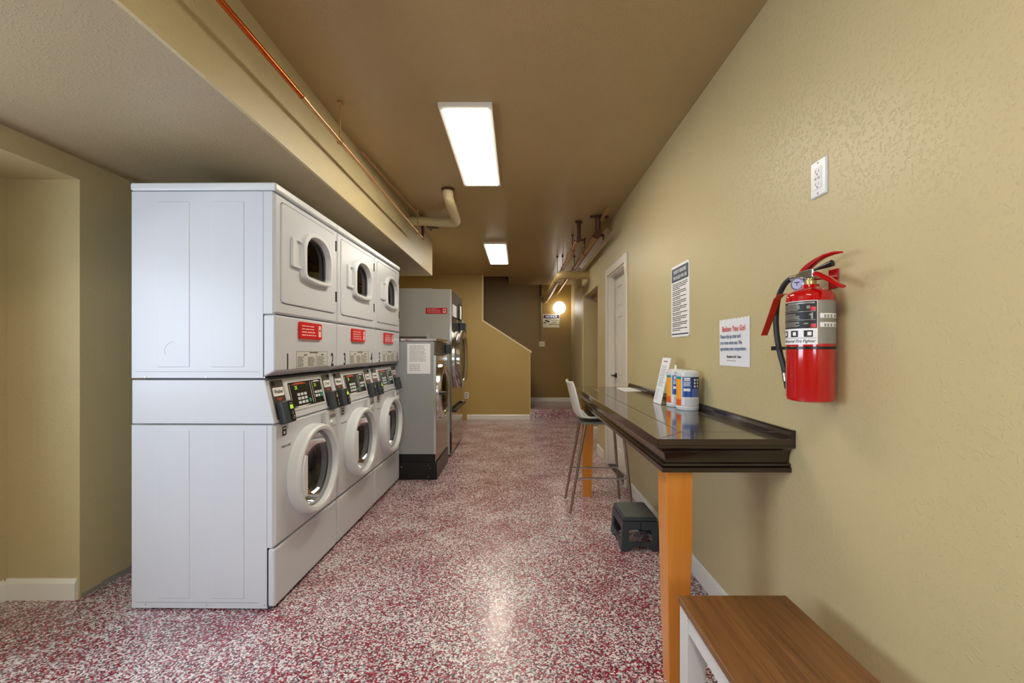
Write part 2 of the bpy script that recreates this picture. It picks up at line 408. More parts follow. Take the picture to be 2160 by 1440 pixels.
for q in ((a, a+0.05), (b-0.05, b), ((a+b)/2+0.17, (a+b)/2+0.22)): m.box(-2.56, -2.51, q[0], q[1], c, d)
for q in ((c, c+0.05), (d-0.05, d)): m.box(-2.559, -2.511, a+0.05, b-0.05, q[0], q[1])
struct(m.build('window_2', 'trim'))
# baseboards
def base(name, F, a0, a1, h=0.098, t=0.013, z0=0.0):
    m = MB(); pr = [(0, 0), (t, 0), (t, h*0.80), (t*0.45, h*0.93), (t*0.35, h), (0, h)]
    m.loft(F, [([(a0, 0)]*1, 0)]) if False else None
    vs = [F.p(a, b+z0, n) for a in (a0, a1) for (n, b) in pr]; k = len(pr)
    m.add(vs, [tuple(range(k)), tuple(range(k, 2*k))[::-1]]+[(i, (i+1)%k, k+(i+1)%k, k+i) for i in range(k)])
    return struct(m.build(name, 'trim'))
FR = Face((WR, 0, 0), (0, -1, 0), (0, 0, 1))          # right wall, faces -x : a = -y
base('baseboard_right', FR, -3.646, 1.8)
base('baseboard_right', FR, -5.10, -4.734)
base('baseboard_back', Face((0, 6.21, 0), (1, 0, 0), (0, 0, 1)), 0.952, 1.64)
base('baseboard_left', Face((0, 2.069, 0), (1, 0, 0), (0, 0, 1)), -2.476, -2.135, 0.1, 0.016)
base('baseboard_left', Face((-2.478, 0, 0), (0, 1, 0), (0, 0, 1)), -1.8, 2.052, 0.1, 0.016)
base('baseboard_middle', Face((0, 7.5, 0), (1, 0, 0), (0, 0, 1)), -0.9, 0.209, 0.085)
base('baseboard_back', Face((0, 8.62, 0), (1, 0, 0), (0, 0, 1)), 0.0, 1.069, 0.082, z0=0.178)
m = MB()
for k in range(16):
    y = 2.075+k*0.1; h = 0.012+0.02*random.random(); m.box(-2.128, -2.118-0.004*random.random(), y, y+0.1, 0, h)
struct(m.build('trim_3', 'concrete'))

# ================================================================ ceiling lights
def ceiling_light(y0, y1, label):
    t = thing('ceiling_light', label, 'ceiling light', (-0.285, (y0+y1)/2, CE), 0, 'recessed-look panel lights on the ceiling')
    hw = 0.146; hl = (y1-y0)/2; fr = 0.022
    m = MB(); m.box(-hw, hw, -hl, -hl+0.03, -0.025, 0); m.box(-hw, hw, hl-0.03, hl, -0.025, 0)
    m.box(-hw, -hw+fr, -hl+0.03, hl-0.03, -0.025, 0); m.box(hw-fr, hw, -hl+0.03, hl-0.03, -0.025, 0)
    m.build('frame', 'trim', t, bevel=0.002)
    MB().box(-hw+fr, hw-fr, -hl+0.03, hl-0.03, -0.030, -0.004).build('diffuser', 'emit', t, bevel=0.004)
ceiling_light(2.286, 3.40, 'nearer long rectangular white light panel on the brown ceiling')
ceiling_light(-0.66, 0.45, 'added unseen light panel on the ceiling above the oak bench')  # extra panel out of view, added to brighten the near wall and floor
ceiling_light(5.23, 6.45, 'farther and smaller looking light panel on the brown ceiling beside the pipes')
t = thing('globe_lamp', 'round glowing globe lamp on the far wall above the notice sign', 'lamp', (0.82, 8.62, 2.06))
MB().lathe((0, -0.13, 0), [(0.001, -0.125)]+[(0.125*math.sin(PI*k/16), -0.125*math.cos(PI*k/16)) for k in range(1, 16)]+[(0.001, 0.125)], 28).build('globe', 'globe', t, smooth=60)
m = MB(); m.loft(Face((0,0,0),(1,0,0),(0,0,1)), [(circ((0,0),0.06,24),0),(circ((0,0),0.06,24),0.02)], cap1=True); m.build('base_plate', 'trim', t, smooth=40)

# ================================================================ stacked washers and dryers
W = 0.658; G0 = 'stacked washer and dryer units in a row along the left'
st = thing('stacked_washer_dryer', 'white stacked washer and dryer numbered 1 and 2, its ribbed side exposed', 'laundry machine', (-1.1235, 1.971, 0), -0.0102, G0)
def opt(o, name=None): return o
# cabinets
MB().box(-0.668, -0.0365, 0, W, 0.010, 0.856, skip=('+x',)).build('washer_cabinet', 'white', st)
MB().box(-0.63, -0.045, 0.02, W-0.02, 0.0, 0.010).build('kick_base', 'seam', st)
PC = (0.330, 0.575); PR = 0.232
c96 = circ(PC, 0.190, 96)
m = MB(); R0 = rayloop(PC, [(0,0.290),(W,0.290),(W,0.858),(0,0.858)]); R1 = rayloop(PC, [(0.010,0.300),(W-0.010,0.300),(W-0.010,0.849),(0.010,0.849)])
m.loft(FX, [(R0,-0.036),(R0,-0.014),(R1,0),(c96,0),(c96,-0.04)]); m.build('washer_front_panel', 'white', st, smooth=25)
m = MB(); m.box(-0.036, 0, 0, W, 0.016, 0.284); m.build('lower_front_panel', 'white', st, bevel=0.011, seg=3)
# washer door
m = MB(); m.loft(FX, [(circ(PC,r,96),n) for r,n in ((PR,0.0),(PR,0.044),(PR-0.004,0.056),(PR-0.012,0.062),(PR-0.028,0.060),(PR-0.034,0.048),(PR-0.037,0.032))])
wd = m.build('washer_door', 'plast', st, smooth=35)
m = MB(); m.loft(FX, [(circ(PC,r,96),n) for r,n in ((0.198,0.036),(0.195,0.028),(0.190,0.033),(0.186,0.012))]); m.build('door_bezel', 'gplast', wd, smooth=30)
m = MB(); m.loft(FX, [(circ(PC,r,96),n) for r,n in ((0.188,0.016),(0.170,-0.030),(0.125,-0.070),(0.07,-0.090))], cap1=True); m.build('door_glass', 'clear', wd, smooth=60)
hp = [(PC[0]+0.200*math.cos(a), PC[1]+0.200*math.sin(a)) for a in [PI-0.55+1.10*k/10 for k in range(11)]]+[(PC[0]-0.150, PC[1]-0.098), (PC[0]-0.150, PC[1]+0.098)]
m = MB(); m.fprism(FX, hp, 0.03, 0.064); m.build('door_handle', 'plast', wd, bevel=0.004)
m = MB(); m.loft(FX, [(circ(PC,r,96),n) for r,n in ((0.191,-0.03),(0.205,-0.05),(0.235,-0.09),(0.24,-0.42))], cap1=True)
for k in range(3):
    a = 2*PI*k/3+0.5; F = Face(FX.p(PC[0]+0.215*math.cos(a), PC[1]+0.215*math.sin(a), 0), (1,0,0), (0,-math.sin(a),math.cos(a)))
    m.fbox(F, -0.40, -0.1, -0.03, 0.03, -0.03, 0.03)
m.build('washer_drum', 'drum', st, smooth=35)
m = MB(); m.loft(FX, [(circ(PC,r,96),n) for r,n in ((0.186,-0.028),(0.170,-0.05),(0.182,-0.075),(0.20,-0.085))]); m.build('gasket', 'gasket', st, smooth=50)
# detergent drawer
dr = MB().box(-0.02, 0.006, 0.520, 0.640, 0.752, 0.842).build('detergent_drawer', 'plast', st, bevel=0.006)
m = MB(); m.fprism(FX, rrect(0.548,0.622,0.800,0.822,0.008), 0.004, 0.0075); m.build('drawer_slot', 'gplast', dr)
m = MB(); m.loft(FX, [([(0.585+0.034*math.cos(q), 0.777+0.014*math.sin(q)) for q in [2*PI*k/20 for k in range(20)]],0.006),([(0.585+0.030*math.cos(q), 0.777+0.011*math.sin(q)) for q in [2*PI*k/20 for k in range(20)]],0.012)], cap1=True)
m.build('drawer_pull', 'plast', dr, smooth=40)
# stickers on the washer front
m = MB(); m.fbox(FX, 0.060, 0.094, 0.795, 0.838, 0.0005, 0.0012); m.build('energy_sticker', 'ink', st)
m = MB(); m.fbox(FX, 0.066, 0.088, 0.826, 0.832, 0.0012, 0.0016); m.fbox(FX, 0.070, 0.084, 0.803, 0.816, 0.0012, 0.0016); m.build('sticker_print', 'paperw', st)
text('SPEED QUEEN', FX, 0.052, 0.738, 0.013, 'ink', st, 'brand_lettering')
m = MB(); lines(m, FX, 0.45, 0.505, 0.842, 0.775, 5, 0.005); m.build('instruction_print', 'gink', st)
# console: leans back; face runs from (0, .862) up to (-.045, 1.064)
m = MB(); m.prism([(-0.668,0.862),(-0.002,0.862),(-0.047,1.066),(-0.668,1.066)], 'y', 0, W); m.build('console', 'white', st, bevel=0.005)
cu = Vector((-0.045, 0, 0.204)).normalized(); FC = Face((-0.002, 0, 0.862), (0,1,0), cu)      # console face: a = y, b = height up the slope
for a0, a1 in ((0.028,0.128),(0.540,0.634)): MB().fprism(FC, rrect(a0,a1,0.012,0.202,0.008,3), -0.002, 0.004).build('reader_backplate', 'mirror', st)
m = MB(); m.fprism(FC, rrect(0.142,0.530,0.036,0.196,0.010,3), -0.002, 0.004); m.build('panel_bezel', 'plast', st)
pn = MB().fprism(FC, rrect(0.168,0.516,0.048,0.180,0.006,3), 0.003, 0.0052).build('control_panel', 'panel', st)
m = MB()
for i in range(3):
    for j in range(3): m.fbox(FC, 0.236+i*0.034, 0.260+i*0.034, 0.064+j*0.021, 0.078+j*0.021, 0.005, 0.0072)
m.build('keypad', 'plast', pn); m = MB()
for i in range(3):
    for j in range(2):
        if (i, j) != (2, 0): m.fbox(FC, 0.420+i*0.030, 0.442+i*0.030, 0.082+j*0.021, 0.096+j*0.021, 0.005, 0.0072)
m.build('keypad', 'plast', pn)
for a, b in ((0.354,0.074),(0.490,0.089)): MB().fprism(FC, circ((a,b),0.011,12), 0.005, 0.0074).build('start_button', 'green', pn)
m = MB(); m.fprism(FC, [(0.19,0.166),(0.35,0.166),(0.30,0.175),(0.24,0.175)], 0.005, 0.0062); m.build('brand_strip', mat('panel red', (206,80,48), 0.4), pn)
m = MB()
for a in (0.176, 0.384, 0.404, 0.508): m.fbox(FC, a, a+0.002, 0.056, 0.172, 0.005, 0.006)
lines(m, FC, 0.25, 0.36, 0.140, 0.128, 2, 0.004); lines(m, FC, 0.42, 0.49, 0.140, 0.128, 2, 0.004)
m.fprism(FC, [(0.18,0.054),(0.36,0.054),(0.30,0.048),(0.24,0.048)], 0.005, 0.006); m.fprism(FC, [(0.41,0.168),(0.50,0.168),(0.47,0.175),(0.44,0.175)], 0.005, 0.006)
m.build('panel_print', 'paperw', pn)
text('25', FC, 0.222, 0.142, 0.026, 'lcd', pn, 'digits', n=0.006); text('25', FC, 0.424, 0.142, 0.024, 'lcd', pn, 'digits', n=0.006)
for a0, wd_, s in ((0.034, 0.088, 'Washer'), (0.546, 0.082, 'Dryer')):
    m = MB(); m.fprism(FC, rrect(a0, a0+wd_, 0.125, 0.166, 0.004, 2), 0.004, 0.0055); lb = m.build('function_label', 'paperw', st)
    text(s, FC, a0+wd_/2, 0.138, 0.027, 'ink', lb, 'lettering', n=0.0062, sx=0.85, align='CENTER')
    m = MB(); m.fprism(FC, [(a0+0.014,0.116),(a0+wd_-0.014,0.116),(a0+wd_/2,0.100)], 0.004, 0.005); m.build('arrow_mark', mat('arrow red', (186,70,74), 0.4), st)
    m = MB(); m.loft(FC, [(circ((a0+(0.012 if s=='Washer' else wd_-0.012), 0.188), 0.010, 16), 0.004), (circ((a0+(0.012 if s=='Washer' else wd_-0.012), 0.188), 0.009, 16), 0.010)], cap1=True); m.build('cable_plug', 'black', st)
    # card reader: its left part deep, its right part with the display
    m = MB(); m.fprism(FC, rrect(a0, a0+wd_+0.004, -0.012, 0.096, 0.008, 3), 0.004, 0.036); cr = m.build('card_reader', 'dk', st, bevel=0.005)
    m = MB(); m.fprism(FC, rrect(a0+0.048, a0+wd_-0.002, -0.004, 0.090, 0.006, 3), 0.036, 0.039); m.build('reader_face', 'panel', cr)
    m = MB(); m.fbox(FC, a0+0.053, a0+wd_-0.008, 0.052, 0.072, 0.039, 0.0398); m.build('reader_display', 'lcd' if s == 'Washer' else 'silver', cr)
    m = MB(); m.fbox(FC, a0+0.053, a0+wd_-0.008, 0.077, 0.082, 0.039, 0.0396); m.fbox(FC, a0+0.064, a0+0.072, 0.026, 0.040, 0.039, 0.0396); m.fbox(FC, a0+0.056, a0+wd_-0.010, 0.004, 0.007, 0.039, 0.0396); m.fprism(FC, circ((a0+wd_-0.014,0.014),0.006,10), 0.039, 0.0396); m.build('reader_print', 'silver', cr)
# dryer
MB().box(-0.668, -0.0555, 0, W, 1.075, 1.938, skip=('+x',)).build('dryer_cabinet', 'white', st)
m = MB(); m.prism([(-0.60,1.066),(-0.04,1.066),(-0.04,1.076),(-0.60,1.076)], 'y', 0.01, W-0.01); m.build('gap_strip', 'seam', st)
m = MB(); m.prism([(-0.055,1.078),(-0.004,1.106),(0,1.112),(0,1.368),(-0.055,1.368)], 'y', 0, W); m.build('dryer_lower_panel', 'white', st, bevel=0.008, seg=3)
DR = [(0.245,1.613),(0.251,1.600),(0.265,1.594),(0.478,1.593),(0.495,1.597),(0.504,1.612),(0.505,1.70),(0.498,1.735),(0.478,1.765),(0.448,1.787),(0.410,1.799),(0.365,1.803),(0.320,1.799),(0.285,1.785),(0.260,1.762),(0.247,1.735)]
DC = (0.375, 1.695)
door_r = rrect(0.045, 0.628, 1.428, 1.905, 0.022, 8)
gap_r = rrect(0.041, 0.632, 1.424, 1.909, 0.024, 8)
m = MB(); R0 = rayloop(DC, [(0,1.374),(W,1.374),(W,1.938),(0,1.938)], 128); R1 = rayloop(DC, [(0.009,1.383),(W-0.009,1.383),(W-0.009,1.929),(0.009,1.929)], 128)
g_ = rayloop(DC, gap_r, 128)
m.loft(FX, [(R0,-0.055),(R0,-0.013),(R1,0),(g_,0),(g_,-0.012)]); m.build('dryer_front_frame', 'white', st, smooth=25)
d_ = rayloop(DC, door_r, 128); d2 = rayloop(DC, door_r, 128, -0.005); w0 = rayloop(DC, DR, 128, 0.012)
m = MB(); m.loft(FX, [(d_,-0.014),(d_,0.001),(d2,0.005),(w0,0.005),(w0,-0.02)]); dd = m.build('dryer_door', 'white', st, smooth=28)
def ring(g): return rayloop(DC, DR, 128, g)
m = MB(); m.loft(FX, [(ring(0.036),0.004),(ring(0.033),0.026),(ring(0.027),0.031),(ring(0.011),0.031),(ring(0.006),0.022),(ring(0.002),-0.01)]); m.build('window_surround', 'plast', dd, smooth=35)
m = MB(); m.loft(FX, [(ring(0.004),-0.002),(ring(-0.008),0.004),(ring(-0.012),-0.012)]); m.build('window_gasket', 'gasket', dd, smooth=40)
m = MB(); m.fprism(FX, ring(0.001), -0.008, -0.005); m.build('window_glass', 'glass', dd)
m = MB(); o_ = rrect(0.125, 0.222, 1.618, 1.762, 0.006, 3); i_ = rrect(0.158, 0.222, 1.636, 1.752, 0.005, 3)
m.loft(FX, [(o_,0.004),(o_,0.018),(i_,0.018),(i_,0.006)], cap1=True); m.build('door_handle', 'plast', dd, smooth=30)
for z0 in (1.50, 1.81):
    m = MB(); m.box(-0.004, 0.007, 0.634, 0.642, z0, z0+0.062); m.build('hinge', 'black', dd)
m = MB(); m.loft(FX, [(circ((0.33,1.66),r,48),n) for r,n in ((0.20,-0.06),(0.27,-0.08),(0.27,-0.26))], cap1=True); m.build('dryer_drum', mat('grey drum enamel', (176, 168, 152), 0.4), st, smooth=35)
m = MB()
for a, q in ((0.9,0.02),(2.6,0.0),(4.4,0.0)):
    F = Face(FX.p(0.33+0.22*math.cos(a), 1.66+0.22*math.sin(a), 0), (1,0,0), (0,-math.sin(a),math.cos(a))); m.fbox(F, -0.25, -0.09, -0.025, 0.025, -0.09, 0.04)
m.build('drum_vanes', 'cloth', st, bevel=0.015)
m = MB(); m.box(-0.674, 0.006, -0.004, W+0.002, 1.943, 1.98); m.build('top_cap', 'plast', st, bevel=0.010, seg=4)
# embossed panels, seams and screws of the left side (faces -y)
FS = Face((0, 0, 0), (1, 0, 0), (0, 0, 1))     # a = x, b = z, normal -y
for z0, z1 in ((0.055, 0.835), (1.125, 1.892)):
    for a0, a1 in ((-0.548,-0.396),(-0.296,-0.142)):
        lo = rrect(a0,a1,z0,z1,0.006,3); li = rrect(a0+0.003,a1-0.003,z0+0.003,z1-0.003,0.005,3)
        m = MB(); m.loft(FS, [(lo,0),(li,0.0022)], cap1=True); m.build('embossed_rib', 'white', st)
m = MB()
for z in (0.857,): m.fbox(FS, -0.668, -0.0, z-0.0012, z+0.0028, -0.004, 0.0004)
m.fbox(FS, -0.038, -0.036, 0.012, 0.857, -0.001, 0.0004); m.fbox(FS, -0.056, -0.054, 1.08, 1.94, -0.001, 0.0004)
m.fbox(FS, -0.055, -0.002, 1.3685, 1.3735, -0.006, -0.001)
for z in (0.036, 1.103): m.fbox(FS, -0.65, -0.075, z, z+0.0018, 0, 0.0008)
m.build('side_seam', 'gink', st)
m = MB()
for z in (0.016+0.02, 1.088):
    for a in (-0.622, -0.33, -0.05): plane_screw(m, FS, a*0.97, z-0.010, 0.0006)
for a in (0.04, W-0.05): plane_screw(m, Face((-0.03,0,1.092),(0,1,0),(0.05,0,0.028)), a, 0.0, 0.003)
m.build('screws', 'drum', st, smooth=30)
m = MB(); q = arc((-0.47, 1.20), 0.042, PI*0.5, PI*1.15, 12); m.tube([FS.p(a, b, 0.0022) for a, b in q], 0.0009, 5); m.build('knockout_mark', 'gplast', st)
# red card tag and the instruction chart
rt = MB().fprism(FX, rrect(0.203,0.440,1.262,1.350,0.010,3), 0.0005, 0.010).build('red_tag', 'red', st)
m = MB(); m.fprism(FX, rrect(0.400,0.430,1.276,1.338,0.003,2), 0.010, 0.0106)
lines(m, FX, 0.222, 0.385, 1.338, 1.275, 4, 0.006, n=0.0108, ragged=0.25)
# print sits on the tag's front
for i in range(len(m.v)): 
    if m.v[i][0] < 0.0099: m.v[i] = (0.0104, m.v[i][1], m.v[i][2])
m.build('tag_print', mat('pale red print', (250,190,190), 0.4), rt)
m = MB(); m.fprism(FX, circ((0.415,1.312),0.006,10), 0.0106, 0.0111); m.build('tag_dot', 'ink', rt)
ch = MB().fbox(FX, 0.185, 0.528, 1.112, 1.200, 0.0004, 0.0012).build('instruction_chart', mat('chart grey', (208, 207, 202), 0.4), st)
m = MB()
for z in (1.113, 1.197): m.fbox(FX, 0.186, 0.527, z, z+0.0015, 0.0012, 0.0018)
for a in (0.186, 0.390, 0.5255): m.fbox(FX, a, a+0.0015, 1.113, 1.197, 0.0012, 0.0018)
m.fbox(FX, 0.32, 0.41, 1.188, 1.194, 0.0012, 0.0018); m.fbox(FX, 0.26, 0.29, 1.176, 1.182, 0.0012, 0.0018); m.fbox(FX, 0.45, 0.48, 1.176, 1.182, 0.0012, 0.0018)
FX2 = Face((0.0012,0,0),(0,1,0),(0,0,1))
lines(m, FX2, 0.195, 0.265, 1.172, 1.118, 8, 0.003); lines(m, FX2, 0.300, 0.380, 1.168, 1.118, 8, 0.003); lines(m, FX2, 0.400, 0.500, 1.172, 1.118, 7, 0.003)
m.build('chart_print', mat('chart ink', (70, 70, 72), 0.5), ch)
# the two further units
rz = -0.0102; PIT = 0.6663
def at_row(k): return (-1.1235+k*PIT*math.sin(0.0102), 1.971+k*PIT*math.cos(0.0102), 0)
st2 = dup(st, at_row(1), rz, 'white stacked washer and dryer numbered 3 and 4, between the other two')
st3 = dup(st, at_row(2), rz, 'white stacked washer and dryer numbered 5 and 6 beside the steel washer')
for s_, a_, b_ in ((st,'1','2'),(st2,'3','4'),(st3,'5','6')):
    text(a_, FX, 0.105, 1.112, 0.108, 'ink', s_, 'number', sx=0.72, align='CENTER'); text(b_, FX, 0.592, 1.112, 0.108, 'ink', s_, 'number', sx=0.72, align='CENTER')

# ================================================================ short steel washer
t = thing('washing_machine', 'short grey front load washer with steel front and black plinth, paper notice on its side', 'washing machine', (-0.765, 3.985, 0))
w1 = 0.615; c1 = (0.31, 0.80)
m = MB(); m.box(-0.80, 0.008, -0.012, w1+0.01, 0, 0.165); m.build('plinth', 'black', t, bevel=0.004)
MB().box(-0.79, -0.012, 0.0, w1, 0.165, 0.235).build('plinth_riser', 'black', t)
MB().box(-0.79, -0.02, 0, w1, 0.236, 1.29, skip=('+x',)).build('cabinet', 'grey', t, bevel=0.003)
m = MB(); R0 = rayloop(c1, [(0,0.17),(w1,0.17),(w1,1.16),(0,1.16)]); R1 = rayloop(c1, [(0.006,0.176),(w1-0.006,0.176),(w1-0.006,1.154),(0.006,1.154)]); cc = circ(c1, 0.20, 96)
m.loft(FX, [(R0,-0.022),(R0,-0.006),(R1,0),(cc,0),(cc,-0.03)]); m.build('front_panel', 'steel', t, smooth=25)
m = MB(); m.box(-0.022, -0.002, 0, w1, 1.164, 1.29); m.build('control_panel', 'mirror', t, bevel=0.003)
m = MB(); m.box(-0.80, 0.004, -0.004, w1+0.004, 1.292, 1.318); m.build('top_panel', 'steel', t, bevel=0.003)
m = MB(); m.loft(FX, [(circ(c1,r,64),n) for r,n in ((0.275,0),(0.275,0.02),(0.262,0.034),(0.235,0.038),(0.215,0.03),(0.20,0.01))]); dd = m.build('door_ring', 'chrome', t, smooth=35)
m = MB(); m.loft(FX, [(circ(c1,r,64),n) for r,n in ((0.205,0.012),(0.18,0.03),(0.12,0.045),(0.05,0.05))], cap1=True); m.build('door_glass', 'glass', dd, smooth=60)
m = MB(); m.loft(FX, [(circ(c1,r,64),n) for r,n in ((0.205,-0.02),(0.23,-0.35))], cap1=True); m.build('drum', 'inside', t, smooth=40)
m = MB(); m.tube([FX.p(0.03, 0.80, 0.03), FX.p(0.10, 0.80, 0.055), FX.p(0.20, 0.79, 0.06)], [0.014, 0.018, 0.012], 10); m.build('door_handle', 'dk', dd, smooth=40)
m = MB(); m.box(0.0, 0.05, 0.50, 0.585, 1.17, 1.27); m.build('card_reader', 'dk', t, bevel=0.006)
m = MB(); m.fbox(FX, 0.07, 0.11, 1.262, 1.272, -0.002, 0); m.fbox(FX, 0.30, 0.33, 1.29, 1.30, 0.004, 0.006); m.build('panel_marks', 'ink', t)
MB().box(-0.024, -0.002, -0.003, 0.0, 0.24, 1.16).build('edge_trim', 'chrome', t)
MB().fbox(FS, -0.12, -0.117, 0.3, 1.0, 0, 0.001).build('side_seam', 'gink', t)
m = MB()
for a, z in ((-0.05,0.135),(-0.05,0.03),(-0.30,0.12),(-0.033,0.11),(-0.33,0.04)): plane_screw(m, Face((0,-0.012,0),(1,0,0),(0,0,1)), a-0.02, z, 0.0, 0.005)
m.build('screws', 'chrome', t)
F = Face((-0.765, 3.985, 0), (1,0,0), (0,0,1))
pp = MB().fbox(F, -0.271, -0.055, 0.988, 1.268, 0.0005, 0.0015).build('paper_notice', 'paper'); tag(pp, 'printed white sheet taped on the side of the short grey washer', 'paper')
m = MB(); Fp = Face((-0.765, 3.9835, 0), (1,0,0), (0,0,1)); lines(m, Fp, -0.25, -0.08, 1.255, 1.10, 12, 0.005, ragged=0.2); lines(m, Fp, -0.25, -0.12, 1.08, 1.01, 4, 0.005)
m.build('print_lines', 'gink', pp)
r = MB().tube([(-1.42, 4.02, 1.329), (-0.86, 4.02, 1.329)], 0.010, 10).build('metal_rod', 'mirror', smooth=40); tag(r, 'thin metal rod with an end block lying on the short grey washer', 'rod')
MB().box(-0.86, -0.825, 4.0, 4.04, 1.318, 1.362).build('rod_end', 'gink', r)

# ================================================================ tall steel dryer
t = thing('tumble_dryer', 'tall grey industrial dryer with large round steel door beyond the short washer', 'dryer', (-0.755, 4.85, 0))
w2 = 0.925; c2 = (0.46, 1.10)
MB().box(-1.15, -0.02, 0, w2, 0.02, 1.905, skip=('+x',)).build('cabinet', 'lgrey', t, bevel=0.004)
m = MB(); m.box(-1.1, -0.23, 0.02, w2-0.02, 1.905, 1.915); m.build('top_flange', 'lgrey', t)
m = MB(); R0 = rayloop(c2, [(0,0.30),(w2,0.30),(w2,1.60),(0,1.60)]); R1 = rayloop(c2, [(0.008,0.308),(w2-0.008,0.308),(w2-0.008,1.592),(0.008,1.592)]); cc = circ(c2, 0.29, 96)
m.loft(FX, [(R0,-0.022),(R0,-0.008),(R1,0),(cc,0),(cc,-0.03)]); m.build('front_panel', 'steel', t, smooth=25)
MB().box(-0.022, -0.004, 0, w2, 0.03, 0.295).build('lower_panel', 'steel', t, bevel=0.004)
MB().box(-0.022, -0.002, 0, w2, 1.606, 1.90).build('control_panel', 'mirror', t, bevel=0.004)
m = MB(); m.loft(FX, [(circ(c2,r,64),n) for r,n in ((0.355,0),(0.355,0.012),(0.34,0.03),(0.34,0.05),(0.36,0.055),(0.36,0.075),(0.33,0.09),(0.30,0.085),(0.27,0.06))]); dd = m.build('door_ring', 'chrome', t, smooth=35)
m = MB(); m.loft(FX, [(circ(c2,r,64),n) for r,n in ((0.275,0.06),(0.15,0.062))], cap1=True); m.build('door_glass', 'glass', dd, smooth=60)
m = MB(); m.loft(FX, [(circ(c2,r,64),n) for r,n in ((0.295,-0.02),(0.36,-0.6))], cap1=True); m.build('drum', 'inside', t, smooth=40)
m = MB(); m.tube([FX.p(0.06,0.515,0.0),FX.p(0.06,0.515,0.035),FX.p(0.86,0.515,0.035),FX.p(0.86,0.515,0.0)], 0.02, 8); m.build('lint_drawer_handle', 'black', t, smooth=40)
m = MB(); m.fbox(FX, 0.04, 0.36, 1.60, 1.74, 0.0, 0.002); m.build('instruction_label', 'paper', t)
o = MB().fprism(FX, rrect(0.55,0.85,1.60,1.80,0.02,3), 0.0, 0.006).build('display_frame', 'black', t); m = MB(); m.fbox(FX, 0.65, 0.77, 1.615, 1.78, 0.006, 0.007); m.build('display', 'paperw', o)
m = MB(); m.box(0.0, 0.075, 0.62, 0.74, 1.42, 1.56); m.build('card_reader', 'dk', t, bevel=0.008)
m = MB(); m.tube([FX.p(0.68,1.56,0.03), FX.p(0.68,1.60,0.03)], 0.012, 8); m.build('reader_stem', 'plast', t)
MB().box(-0.022, -0.0, -0.003, 0.0, 0.02, 1.90).build('edge_trim', 'chrome', t)
F2 = Face((0,0,0),(1,0,0),(0,0,1))
rg = MB().fprism(F2, rrect(-0.296,-0.052,1.622,1.69,0.01,3), 0.0005, 0.004).build('red_tag', 'red', t)
m = MB(); m.fprism(F2, rrect(-0.100,-0.064,1.632,1.680,0.004,2), 0.004, 0.0046); lines(m, Face((0,-0.004,0),(1,0,0),(0,0,1)), -0.28, -0.12, 1.685, 1.632, 3, 0.006); m.build('tag_print', mat('pale red print', (250,180,180), 0.4), rg)
m = MB(); m.fprism(F2, circ((-0.082,1.660),0.008,10), 0.0046, 0.005); m.build('tag_dot', 'ink', rg)

# ================================================================ wall table
t = thing('bar_table', 'long dark wood bar height table on golden legs facing the washers', 'table', (0, 0, 0))
TX0, TX1, TY0, TY1, TZ = 0.480, 0.951, 1.462, 3.615, 0.898
bw = 0.128; g = 0.0012; zt0 = TZ-0.022
def plank(pts): return MB().prism(pts, 'z', zt0, TZ)
plank([(TX0,TY0),(TX1,TY0),(TX1,TY0+bw-g),(TX0+bw,TY0+bw-g)]).build('end_plank', 'table', t, bevel=0.001)
plank([(TX0,TY0+2*g),(TX0+bw-g,TY0+bw+g),(TX0+bw-g,TY1-bw-g),(TX0,TY1-2*g)]).build('side_plank', 'table', t, bevel=0.001)
plank([(TX0+bw+g,TY0+bw+g),(TX1,TY0+bw+g),(TX1,TY1-bw-g),(TX0+bw+g,TY1-bw-g)]).build('centre_plank', 'table', t, bevel=0.001)
plank([(TX0,TY1),(TX1,TY1),(TX1,TY1-bw+g),(TX0+bw,TY1-bw+g)]).build('end_plank', 'table', t, bevel=0.001)
# crown moulding: profile (inset, z) mitred round three sides
prof = [(0.0, zt0-0.0005), (0.0, zt0-0.008), (0.004, zt0-0.012)]+[(0.004+0.026*(1-math.cos(PI/2*k/8)) if False else 0.006+0.030*math.sin(PI/2*k/8), zt0-0.012-0.052*(1-math.cos(PI/2*k/8))) for k in range(1, 9)]
prof += [(0.036, zt0-0.066), (0.026, zt0-0.070), (0.024, zt0-0.076), (0.030, zt0-0.080), (0.022, zt0-0.083), (0.022, 0.7775), (0.06, 0.7775), (0.06, zt0-0.0005)]
def ringpath(ins): return [(TX1, TY0+ins), (TX0+ins, TY0+ins), (TX0+ins, TY1-ins), (TX1, TY1-ins)]
m = MB(); vs = []; fs = []; k = len(prof)
for (ins, z) in prof: vs += [(x, y, z) for x, y in ringpath(ins)]
for i in range(k):
    j = (i+1) % k
    for q in range(3): fs.append((i*4+q, i*4+q+1, j*4+q+1, j*4+q))
fs += [tuple(i*4 for i in range(k)), tuple(i*4+3 for i in range(k))[::-1]]
m.add(vs, fs); m.build('crown_moulding', 'moulding', t, smooth=28)
m = MB(); m.prism([(TX1,TZ),(TX1-0.020,TZ),(TX1-0.020,TZ+0.012),(TX1-0.012,TZ+0.022),(TX1-0.012,TZ+0.030),(TX1,TZ+0.030)], 'y', TY0, TY1); m.build('backsplash', 'moulding', t)
